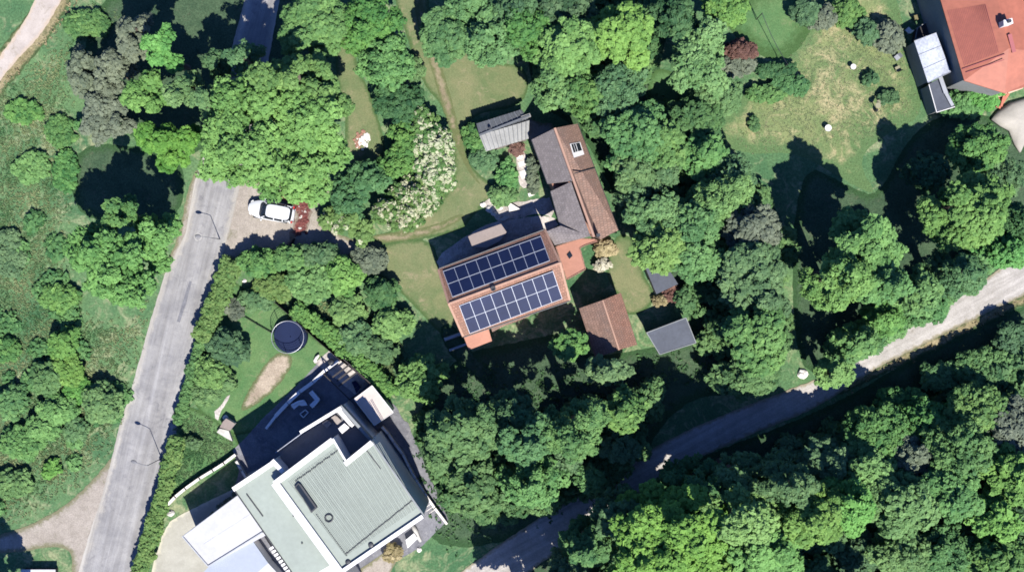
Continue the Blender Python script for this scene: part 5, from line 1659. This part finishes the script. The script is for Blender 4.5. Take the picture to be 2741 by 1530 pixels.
for lab, e in (('pale leaved plant in the driveway bed, nearest the house', [(606, 1243, 16, 14)]), ('pale leaved plant in the driveway bed, second from the house', [(580, 1260, 18, 14)]), ('pale leaved plant in the driveway bed, third from the house', [(560, 1278, 15, 12)]), ('pale leaved plant in the driveway bed, farthest from the house', [(538, 1294, 16, 13)])):
    tree(lab, e, 1.3, 'leaf_grey', .2, name='bedding_plant', cat='plant', group=G8, lobe=.26, lf=.11)
tree('golden straw coloured shrub on the patio corner behind the white house', [(992, 1388, 24, 20), (975, 1402, 16, 14)], 1.3, 'leaf_gold', .1, name='golden_shrub', cat='shrub', lobe=.28, lf=.1)
# ---- courtyard planting
G9 = 'courtyard shrubs'
for lab, e, h, lf_, zz in (
    ('green shrub at the west gable of the corrugated shed', [(1195, 345, 30, 40)], 2.0, 'leaf_mid', .1),
    ('green shrub between the corrugated shed and the grassy track', [(1215, 400, 36, 30)], 1.8, 'leaf_cool', .1),
    ('light green shrub beside the courtyard slabs', [(1275, 440, 24, 48)], 1.6, 'leaf_lime', .1),
    ('green shrub in the crook of the courtyard wall', [(1262, 490, 36, 26)], 1.9, 'leaf_mid', .1),
    ('red leaved shrub at the south corner of the corrugated shed', [(1298, 376, 20, 14)], 1.6, 'leaf_red', .1),
    ('low grey green herbs beside the long wing', [(1338, 440, 14, 50)], .7, 'leaf_grey', .05)):
    tree(lab, e, h, lf_, zz, name='garden_shrub', cat='shrub', group=G9, lobe=.32, lf=.12)
# ---- east lawn border
G10 = 'shrubs around the east lawn'
for lab, e, h, lf_ in (
    ('cream flowering shrub against the end of the long wing', [(1520, 625, 32, 22)], 1.5, 'leaf_gold'),
    ('white flowering round shrub beside the orange extension', [(1515, 665, 20, 14)], 1.4, 'leaf_cream'),
    ('straw coloured round shrub at the corner of the east lawn', [(1660, 756, 20, 14)], .9, 'leaf_straw'),
    ('small dark shrub with ochre blooms beside the grey shed', [(1688, 735, 22, 22)], 1.0, 'leaf_red'),
    ('green shrub between the grey shed and the garage', [(1722, 755, 26, 40)], 2.2, 'leaf_cool')):
    tree(lab, e, h, lf_, .1, name='garden_shrub', cat='shrub', group=G10, lobe=.3, lf=.11)
# ---- the wood north and east of the houses
GW = 'trees of the wood behind the tiled houses'
W = [
    ('round green tree right of the grassy track at the top', [(1130, 85, 66, 62)], 7, 'leaf_mid', 2),
    ('dark small tree at the top edge right of the grassy track', [(1185, 15, 60, 34)], 8, 'leaf_cool', 3),
    ('tall green tree at the top edge left of the lawn bay', [(1235, 90, 60, 66)], 9, 'leaf_mid', 3),
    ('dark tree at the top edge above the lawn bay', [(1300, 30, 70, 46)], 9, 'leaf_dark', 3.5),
    ('bright rounded tree above the lawn bay', [(1325, 78, 66, 56)], 9.5, 'leaf_mid', 3),
    ('light green tree in the heart of the upper wood', [(1435, 115, 78, 66)], 11, 'leaf_bright', 4),
    ('smooth light green tree at the top edge of the upper wood', [(1560, 95, 78, 74)], 11, 'leaf_bright', 4),
    ('dark slender tree at the top edge between two light ones', [(1420, 25, 70, 38)], 9, 'leaf_dark', 4),
    ('green tree on the edge of the lawn bay next to the corrugated shed', [(1405, 215, 58, 62)], 9, 'leaf_mid', 3),
    ('green tree behind the north gable of the long wing', [(1475, 232, 60, 52)], 9, 'leaf_mid', 3),
    ('cool green tree in the middle of the wood behind the long wing', [(1545, 225, 62, 62)], 9, 'leaf_cool', 3),
    ('large green tree crowding the east eave of the long wing', [(1592, 335, 70, 72)], 10, 'leaf_mid', 3),
    ('green tree right of the large one by the long wing', [(1668, 365, 52, 60)], 9, 'leaf_mid', 3),
    ('drooping green tree beside the long wing, level with the roof step', [(1598, 425, 50, 50)], 8.5, 'leaf_mid', 2.5),
    ('small dark tree squeezed against the south end of the long wing', [(1600, 490, 42, 34)], 6, 'leaf_cool', 2),
    ('cool green tree on the bank below the green lawn', [(1655, 430, 56, 42)], 7, 'leaf_cool', 2.5),
    ('light tree in the dip north of the east lawn', [(1655, 545, 78, 52)], 8, 'leaf_mid', 2.5),
    ('bright leafy tree overhanging the low grey shed', [(1665, 620, 62, 56)], 8, 'leaf_bright', 3),
    ('soft green tree right of the one over the grey shed', [(1745, 560, 66, 56)], 8.5, 'leaf_mid', 3),
    ('bright star shaped tree top on the left rim of the deep shadow', [(1815, 500, 66, 44), (1850, 470, 36, 40)], 9, 'leaf_bright', 3),
    ('feathery tree between the grey shed and the weeping tree', [(1760, 655, 78, 44)], 7.5, 'leaf_mid', 2.5),
    ('pale green tree on the right rim of the middle wood', [(1895, 575, 60, 56)], 9, 'leaf_grey', 3),
    ('tree with tufts at the left end of the dry lawn', [(1770, 390, 56, 52)], 7.5, 'leaf_mid', 2.5),
    ('tufted green tree between the dry lawn and the deep shadow', [(1830, 440, 58, 54)], 7.5, 'leaf_cool', 2.5),
    ('dark green tree left of the dry lawn', [(1745, 300, 62, 48)], 5.5, 'leaf_dark', 2),
    ('grey green tree above the dry lawn tip', [(1800, 250, 62, 40)], 4.6, 'leaf_cool', 1.2),
    ('vivid lime green tree leaning diagonally at the garden edge', [(1740, 150, 42, 66), (1790, 190, 30, 40), (1780, 95, 44, 44), (1715, 185, 26, 30)], 8, 'leaf_lime', 3),
    ('shaded tree at the top edge left of the lime green tree', [(1700, 40, 46, 46)], 8, 'leaf_dark', 3),
    ('green tree at the top edge beside the lime green one', [(1820, 20, 56, 44)], 7, 'leaf_mid', 2.5),
    ('weeping tree with trailing grey green branches above the garage', [(1895, 690, 74, 78), (1925, 750, 50, 66)], 10, 'leaf_cool', 2.5),
    ('tall weeping tree hanging towards the shaded lane', [(1890, 850, 76, 84), (1920, 790, 50, 56)], 10, 'leaf_mid', 2.5),
    ('bushy tree at the foot of the weeping trees near the lane', [(1875, 950, 78, 40)], 6, 'leaf_cool', 1.5),
]
for lab, e, h, lf_, zb in W:
    e = [(x, y, rx * 1.16, ry * 1.16) for x, y, rx, ry in e]
    tree(lab, e, h, lf_, zb, group=GW, lobe=.5, lf=.125, nl=44)
# ---- plants of the right garden
GR = 'shrubs of the right hand garden'
for lab, e, h, lf_ in (
    ('grey green bush under the red leaved shrub', [(1850, 165, 52, 28)], 2.0, 'leaf_grey'),
    ('red leaved round shrub in the right hand garden', [(1862, 128, 44, 30)], 2.4, 'leaf_red'),
    ('dark shrub at the top edge of the right garden beside a grey one', [(2030, 30, 36, 34)], 2.6, 'leaf_dark'),
    ('greyish shrub at the top edge of the right garden', [(2075, 40, 32, 28)], 2.2, 'leaf_grey'),
    ('grey brown dome shaped shrub left of the conservatory', [(2232, 92, 40, 44)], 2.6, 'leaf_grey'),
    ('dark bush beside the grey brown dome shrub', [(2180, 80, 30, 32)], 2.4, 'leaf_dark'),
    ('small dark bush in the upper dry lawn', [(2192, 198, 22, 18)], 1.0, 'leaf_dark'),
    ('small dark bush next to the bird table', [(2236, 246, 24, 16)], 1.1, 'leaf_dark'),
    ('low dark bush on the left part of the dry lawn', [(1898, 310, 18, 16)], .9, 'leaf_dark'),
    ('flat green bush below the cable in the right garden', [(1990, 215, 50, 26)], 1.2, 'leaf_cool'),
    ('dull green hedge bush left of the cable', [(1930, 235, 46, 22)], 1.4, 'leaf_mid'),
    ('dark bush at the upper left of the dry lawn', [(1955, 175, 54, 18)], 1.6, 'leaf_dark'),
    ('green bush against the dark decking at the top edge', [(2130, 30, 44, 36)], 2.0, 'leaf_mid'),
    ('light green plant below the conservatory', [(2420, 262, 52, 38)], 2.2, 'leaf_lime'),
    ('bright shrub between the red roofed house and the tarpaulin', [(2470, 245, 44, 36), (2500, 230, 30, 22)], 2.4, 'leaf_lime')):
    tree(lab, e, h, lf_, .1, name='garden_shrub', cat='shrub', group=GR, lobe=.36, lf=.13)
# ---- trees between the right garden and the gravel lane
GL = 'trees north of the gravel lane'
L_ = [
    ('tall bright tree left of the deep shadow notch, north of the gravel lane', [(2165, 610, 82, 76), (2210, 640, 66, 60)], 14.5, 'leaf_bright', 1.2),
    ('bright tree lobe below the tall tree at the shadow notch', [(2110, 700, 72, 72)], 14, 'leaf_bright', 1.2),
    ('green tree right behind the tall tree at the shadow notch', [(2220, 710, 62, 50)], 14, 'leaf_mid', 3),
    ('tall bright tree right of the deep shadow notch', [(2430, 545, 88, 78), (2370, 520, 50, 56), (2470, 490, 56, 50)], 13, 'leaf_bright', 1.2),
    ('bright tree directly above the gravel lane at the right edge', [(2525, 630, 56, 40)], 8, 'leaf_lime', 2),
    ('dull green tree in the shade above the gravel lane', [(2400, 690, 62, 50)], 12, 'leaf_cool', 1.5),
    ('green tree on the lane bank left of the dull one', [(2310, 730, 52, 52)], 12, 'leaf_mid', 1.5),
    ('bright bush overhanging the widest part of the gravel lane', [(2340, 772, 46, 38)], 5, 'leaf_lime', .8),
    ('leafy bush on the lane bank in the middle of the row', [(2225, 800, 50, 42)], 7.5, 'leaf_mid', .8),
    ('leafy bush on the lane bank nearer the white boulder', [(2160, 855, 50, 40)], 9, 'leaf_bright', .6),
    ('last bush on the lane bank before the shaded stretch', [(2098, 938, 44, 34)], 8.5, 'leaf_bright', .5),
    ('spiky leaved tree south of the light green plant at the right', [(2460, 375, 66, 56)], 6, 'leaf_mid', 1.5),
    ('feathery shrub tree at the right edge under the tarpaulin', [(2530, 440, 52, 52)], 6, 'leaf_cool', 1.5),
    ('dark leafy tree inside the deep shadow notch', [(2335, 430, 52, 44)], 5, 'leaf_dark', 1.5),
    ('dark tree at the right edge beside the tall bright tree', [(2560, 560, 36, 50)], 8, 'leaf_dark', 2)]
for lab, e, h, lf_, zb in L_:
    e = [(x, y, rx * 1.1, ry * 1.1) for x, y, rx, ry in e]
    tree(lab, e, h, lf_, zb, group=GL, lobe=.5, lf=.125, nl=44)
# ---- the wood between the white house and the lane
GC = 'trees between the white house and the lane'
C_ = [
    ('round bright shrub tree beside the cream roofed garden room', [(1062, 955, 58, 56)], 4.4, 'leaf_bright', .6),
    ('large dark green tree east of the curved garden wall', [(1180, 1080, 100, 78)], 14, 'leaf_cool', 3.5),
    ('tall tree with ragged top north of the large dark one', [(1285, 1035, 50, 46)], 11, 'leaf_cool', 4),
    ('green tree in the middle of the wood beside the white house', [(1320, 1100, 80, 66)], 15, 'leaf_cool', 3.5),
    ('broad tree by the lane with a yellowish tip', [(1340, 1215, 88, 62)], 12, 'leaf_mid', 3),
    ('dull broad tree at the south west of the middle wood', [(1210, 1215, 76, 72)], 9, 'leaf_cool', 3),
    ('bright tree on the lane side of the middle wood', [(1440, 1090, 72, 60), (1480, 1045, 46, 40)], 15, 'leaf_mid', 4),
    ('sunlit tree at the right end of the middle wood', [(1570, 1035, 52, 52)], 10, 'leaf_mid', 4),
    ('small tree with bright leaves hanging over the lane', [(1482, 1205, 36, 30)], 6, 'leaf_mid', 2),
    ('small leafy tree by the lane above the hanging one', [(1420, 1160, 44, 34)], 7, 'leaf_cool', 2),
    ('sparse tree in the shade south of the barn', [(1530, 932, 54, 30)], 8, 'leaf_cool', 3),
    ('small bright tree in the dark yard south of the solar house', [(1435, 868, 46, 38)], 6, 'leaf_mid', 2),
    ('lower right tree of the middle wood overlooking the lane', [(1560, 1130, 46, 36)], 6, 'leaf_cool', 2),
    ('leafy tree on the far left of the middle wood', [(1110, 1130, 46, 60)], 7, 'leaf_cool', 2)]
for lab, e, h, lf_, zb in C_:
    e = [(x, y, rx * 1.1, ry * 1.1) for x, y, rx, ry in e]
    tree(lab, e, h, lf_, zb, group=GC, lobe=.48, lf=.125, nl=44, gap=.8)
# ---- the forest south of the lane
GF = 'forest trees south of the lane'
F_ = [
    ('forest tree with trailing leaves on the lane edge at the far right', [(2480, 925, 84, 50)], 3, 'leaf_cool', 2),
    ('shaded forest tree at the right edge below the gravel lane', [(2560, 850, 50, 44)], 2.8, 'leaf_dark', 2),
    ('low forest tree along the verge in the middle', [(2380, 945, 62, 40)], 2.6, 'leaf_cool', 1),
    ('low forest tree where the gravel lane enters the shade', [(2270, 1010, 66, 36)], 3, 'leaf_mid', 1.5),
    ('light forest tree right of the shaded lane bend', [(2210, 1090, 72, 56)], 7, 'leaf_mid', 3),
    ('forest tree in the middle of the right hand wood', [(2340, 1075, 62, 54)], 6, 'leaf_mid', 3),
    ('broad soft green forest tree at the upper right', [(2455, 1035, 70, 56)], 6.5, 'leaf_mid', 3),
    ('greyish feathery forest tree at the right edge', [(2540, 1075, 52, 56)], 7, 'leaf_grey', 3),
    ('grey leaved ragged forest tree in the right hand wood', [(2300, 1150, 56, 46)], 8, 'leaf_grey', 3),
    ('green forest tree right of the grey ragged one', [(2420, 1130, 72, 60)], 10, 'leaf_mid', 3),
    ('light green forest tree at the right edge, lower', [(2545, 1190, 56, 62)], 10, 'leaf_bright', 3),
    ('yellowish forest tree left of the grey ragged one', [(2180, 1185, 66, 52)], 9, 'leaf_bright', 3),
    ('sparse forest tree in the shade by the lane bend', [(2060, 1160, 72, 46)], 9, 'leaf_cool', 1.5),
    ('forest tree with bright top left of the sparse one', [(1960, 1205, 66, 46)], 16, 'leaf_mid', 2.5),
    ('forest tree on the shady bank of the lane, middle', [(1850, 1195, 66, 38)], 13, 'leaf_cool', 1.5),
    ('ragged forest tree on the shady bank of the lane, left', [(1750, 1215, 62, 40)], 13, 'leaf_cool', 1.5),
    ('huge light green forest tree with a smooth broad crown', [(1690, 1340, 130, 84), (1630, 1390, 80, 56), (1760, 1290, 72, 56)], 17, 'leaf_bright', 4),
    ('bright forest tree right of the huge smooth one', [(1850, 1290, 84, 66)], 18, 'leaf_bright', 4),
    ('bright forest tree at the bottom middle', [(1920, 1375, 92, 62)], 14, 'leaf_bright', 4),
    ('yellow green forest tree right of the bottom middle', [(2030, 1290, 76, 66)], 15, 'leaf_bright', 4),
    ('bright tufted forest tree above the bottom shadow', [(2130, 1270, 62, 52)], 13, 'leaf_lime', 3.5),
    ('pale green forest tree in the lower right quarter', [(2260, 1270, 80, 66)], 11, 'leaf_mid', 4),
    ('soft green forest tree near the lower right shadow pocket', [(2380, 1235, 66, 60)], 10, 'leaf_mid', 3.5),
    ('round forest tree at the lower right corner', [(2495, 1305, 58, 50)], 9, 'leaf_bright', 3),
    ('dark forest tree at the right edge under the light one', [(2560, 1280, 34, 40)], 8, 'leaf_dark', 3),
    ('tufted forest tree at the bottom edge right of centre', [(2270, 1390, 66, 44)], 8, 'leaf_mid', 2.5),
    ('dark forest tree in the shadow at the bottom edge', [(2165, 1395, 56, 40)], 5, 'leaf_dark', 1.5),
    ('forest tree at the bottom edge near the right corner', [(2385, 1385, 62, 44)], 8, 'leaf_cool', 2.5),
    ('light forest tree in the bottom right corner', [(2510, 1405, 66, 44)], 9, 'leaf_mid', 3),
    ('small forest tree standing by the lane at the bottom', [(1480, 1370, 50, 44)], 11, 'leaf_cool', 1.5),
    ('scrubby little tree at the bottom edge by the lane', [(1425, 1420, 36, 28)], 9, 'leaf_cool', 1),
    ('pale forest tree tucked behind the huge smooth one', [(1570, 1300, 62, 50)], 12, 'leaf_cool', 2.5),
    ('forest tree at the bottom edge left of the bottom shadow', [(1800, 1420, 76, 44)], 9, 'leaf_bright', 3),
]
for lab, e, h, lf_, zb in F_:
    g_ = 1.0 if h < 5 else 1.3
    e = [(x, y, rx * g_, ry * g_) for x, y, rx, ry in e]
    tree(lab, e, h, lf_, zb, group=GF, lobe=.5, lf=.13, nl=44, tb=.24 if lf_ in ('leaf_bright', 'leaf_lime') else 0)
# ---- grass nobody could count
def tufts(name, px, n, seed, size=(.10, .26), mat='grass_blade', label=None, tone=(.0, 1.0), dens=None):
    rng = np.random.default_rng(seed)
    w = [(p.x, p.y) for p in ringo(px)]
    a = np.array(w)
    q = rng.uniform(a.min(0), a.max(0), (n, 2))
    q = q[inside(w, q)]
    q = q[rng.random(len(q)) < np.clip(dist_to(w, q) / 2.6, 0, 1)]
    if dens is not None:
        f = np.zeros(len(q))
        for k in range(24):
            f += np.exp(-((q - q[rng.integers(len(q))]) ** 2).sum(1) / (2 * rng.uniform(.6, 2.6) ** 2))
        q = q[rng.random(len(q)) < np.clip(.25 + f, 0, 1)]
    m = len(q)
    tt = rng.random(m)
    big = np.sin(q[:, 0] * .9 + 1.3 * np.sin(q[:, 1] * .7)) * np.cos(q[:, 1] * .8 + np.sin(q[:, 0] * .6))
    tint = np.clip(tone[0] + (tone[1] - tone[0]) * (.35 + .3 * big + .35 * (tt - .5)), 0, 1)
    nb = 5
    idx = np.repeat(np.arange(m), nb)
    k = len(idx)
    s = rng.uniform(size[0], size[1], m)[idx]
    ang = rng.uniform(0, 6.283, k)
    d = np.stack([np.cos(ang), np.sin(ang), np.zeros(k)], 1)
    b = np.column_stack([q[idx] + rng.normal(0, .05, (k, 2)), np.full(k, .0)])
    side = np.stack([-d[:, 1], d[:, 0], np.zeros(k)], 1) * (s * .28)[:, None]
    tip = b + d * (s * .8)[:, None] + np.stack([np.zeros(k), np.zeros(k), s * rng.uniform(.5, 1.1, k)], 1)
    mid_ = b + d * (s * .4)[:, None] + np.stack([np.zeros(k), np.zeros(k), s * .6], 1)
    v = np.stack([b, mid_ + side, tip, mid_ - side], 1).reshape(-1, 3).astype(np.float32)
    me = bpy.data.meshes.new(name)
    me.vertices.add(len(v)); me.vertices.foreach_set("co", v.ravel())
    me.loops.add(k * 4); me.loops.foreach_set("vertex_index", np.arange(k * 4, dtype=np.int32))
    me.polygons.add(k); me.polygons.foreach_set("loop_start", (np.arange(k) * 4).astype(np.int32))
    me.update(calc_edges=True)
    t = me.attributes.new("tint", 'FLOAT', 'POINT')
    t.data.foreach_set("value", np.repeat(tint[idx], 4).astype(np.float32))
    me.materials.append(M[mat])
    o = bpy.data.objects.new(name, me)
    COL.objects.link(o)
    o['kind'] = 'stuff'
    o['category'] = 'grass'
    o['label'] = label
tufts('meadow_grass', [(-120, 240), (60, 170), (180, 60), (230, 0), (330, 40), (200, 140), (180, 360), (190, 520), (170, 620), (220, 780), (330, 800), (400, 690), (372, 850), (335, 1000), (290, 1130), (200, 1230), (60, 1320), (-120, 1380)], 30000, 5, (.08, .2), label='tussocky meadow grass with straw coloured flecks over the left field', tone=(.1, 1.15))
tufts('verge_grass', [(-10, 210), (60, 150), (115, 80), (190, -10), (210, -10), (140, 95), (70, 170), (-10, 245)], 4200, 6, (.12, .28), 'leaf_straw', 'dry straw coloured grass along the pinkish path')
tufts('verge_grass', [(2120, 975), (2330, 862), (2590, 735), (2590, 762), (2340, 885), (2140, 990)], 4200, 7, (.12, .26), 'leaf_straw', 'dry straw coloured grass along the gravel lane')
tufts('dry_grass', [(1790, 340), (1960, 170), (2040, 60), (2130, 0), (2270, 20), (2320, 280), (2170, 390), (1990, 385), (1890, 400)], 7000, 8, (.06, .13), 'grass_blade', 'short dry grass on the right hand garden lawn', (.5, 1.2), dens=True)
tufts('garden_grass', [(440, 1005), (520, 1040), (590, 1090), (610, 1130), (520, 1180), (420, 1270), (400, 1240), (430, 1100)], 6000, 9, (.08, .2), 'grass_blade', 'rough green grass of the lower garden lawn', (.1, .75))
tufts('bank_grass', [(700, 740), (960, 760), (1030, 880), (1010, 1010), (900, 920), (760, 820)], 8000, 10, (.12, .28), 'grass_blade', 'rough yellow green grass on the bank behind the diagonal hedge', (.0, .9))
tufts('woodland_plants', [(1330, 0), (1660, 0), (1690, 60), (1650, 180), (1700, 290), (1850, 420), (1960, 520), (1980, 900), (1900, 990), (1700, 1000), (1560, 1260), (1100, 1420), (1010, 1200), (1060, 1010), (1150, 890), (1480, 900), (1740, 860), (1730, 760), (1650, 700), (1610, 600), (1530, 460), (1450, 310)], 9000, 12, (.15, .35), 'leaf_dark', 'low leafy undergrowth covering the woodland floor', (.0, .8))

def thicket(name, polys, n, hgt, leaf, label, seed, s=1.0, squash=1.0):
    rng = np.random.default_rng(seed)
    Cs = []
    for px in polys:
        w = [(p.x, p.y) for p in ringo(px)]
        a = np.array(w)
        q = rng.uniform(a.min(0), a.max(0), (n, 2))
        q = q[inside(w, q)]
        Cs.append(q)
    q = np.concatenate(Cs)
    R = rng.uniform(.45, 1.0, len(q)) * s
    C = np.column_stack([q, R * .4 * squash + rng.uniform(.05, 1, len(q)) ** 1.5 * hgt])
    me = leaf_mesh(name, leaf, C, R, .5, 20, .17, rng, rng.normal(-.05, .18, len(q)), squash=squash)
    o = bpy.data.objects.new(name, me)
    COL.objects.link(o)
    tag(o, label, 'undergrowth', None, 'stuff')
thicket('forest_thicket', [[(1560, 1270), (1760, 1190), (2060, 1080), (2160, 1060), (2340, 990), (2600, 860), (2760, 830), (2760, 1500), (1500, 1500)]], 1500, 3.2, 'leaf_cool', 'tangled understorey filling the forest south of the lane', 61)
thicket('wood_thicket', [[(1060, 1060), (1180, 1010), (1330, 1050), (1500, 1010), (1640, 960), (1640, 1090), (1500, 1230), (1230, 1310), (1120, 1240)], [(1640, 250), (1780, 330), (1900, 480), (1980, 560), (1960, 900), (1880, 960), (1760, 880), (1740, 700), (1640, 520), (1560, 470)], [(1200, 0), (1640, 0), (1640, 160), (1500, 330), (1420, 260), (1330, 130)]], 420, 2.4, 'leaf_cool', 'low leafy understorey filling the wood around the tiled houses', 62)
thicket('bank_thicket', [[(2060, 880), (2190, 790), (2330, 700), (2450, 620), (2560, 610), (2530, 640), (2350, 770), (2110, 910)]], 420, 1.8, 'leaf_mid', 'leafy undergrowth on the bank above the gravel lane', 63)
thicket('field_scrub', [[(-60, 560), (130, 540), (190, 760), (250, 900), (320, 1000), (240, 1120), (100, 1250), (-60, 1300)]], 90, .12, 'leaf_mid', 'low weedy scrub in the rough parts of the left field', 64, .85, .4)
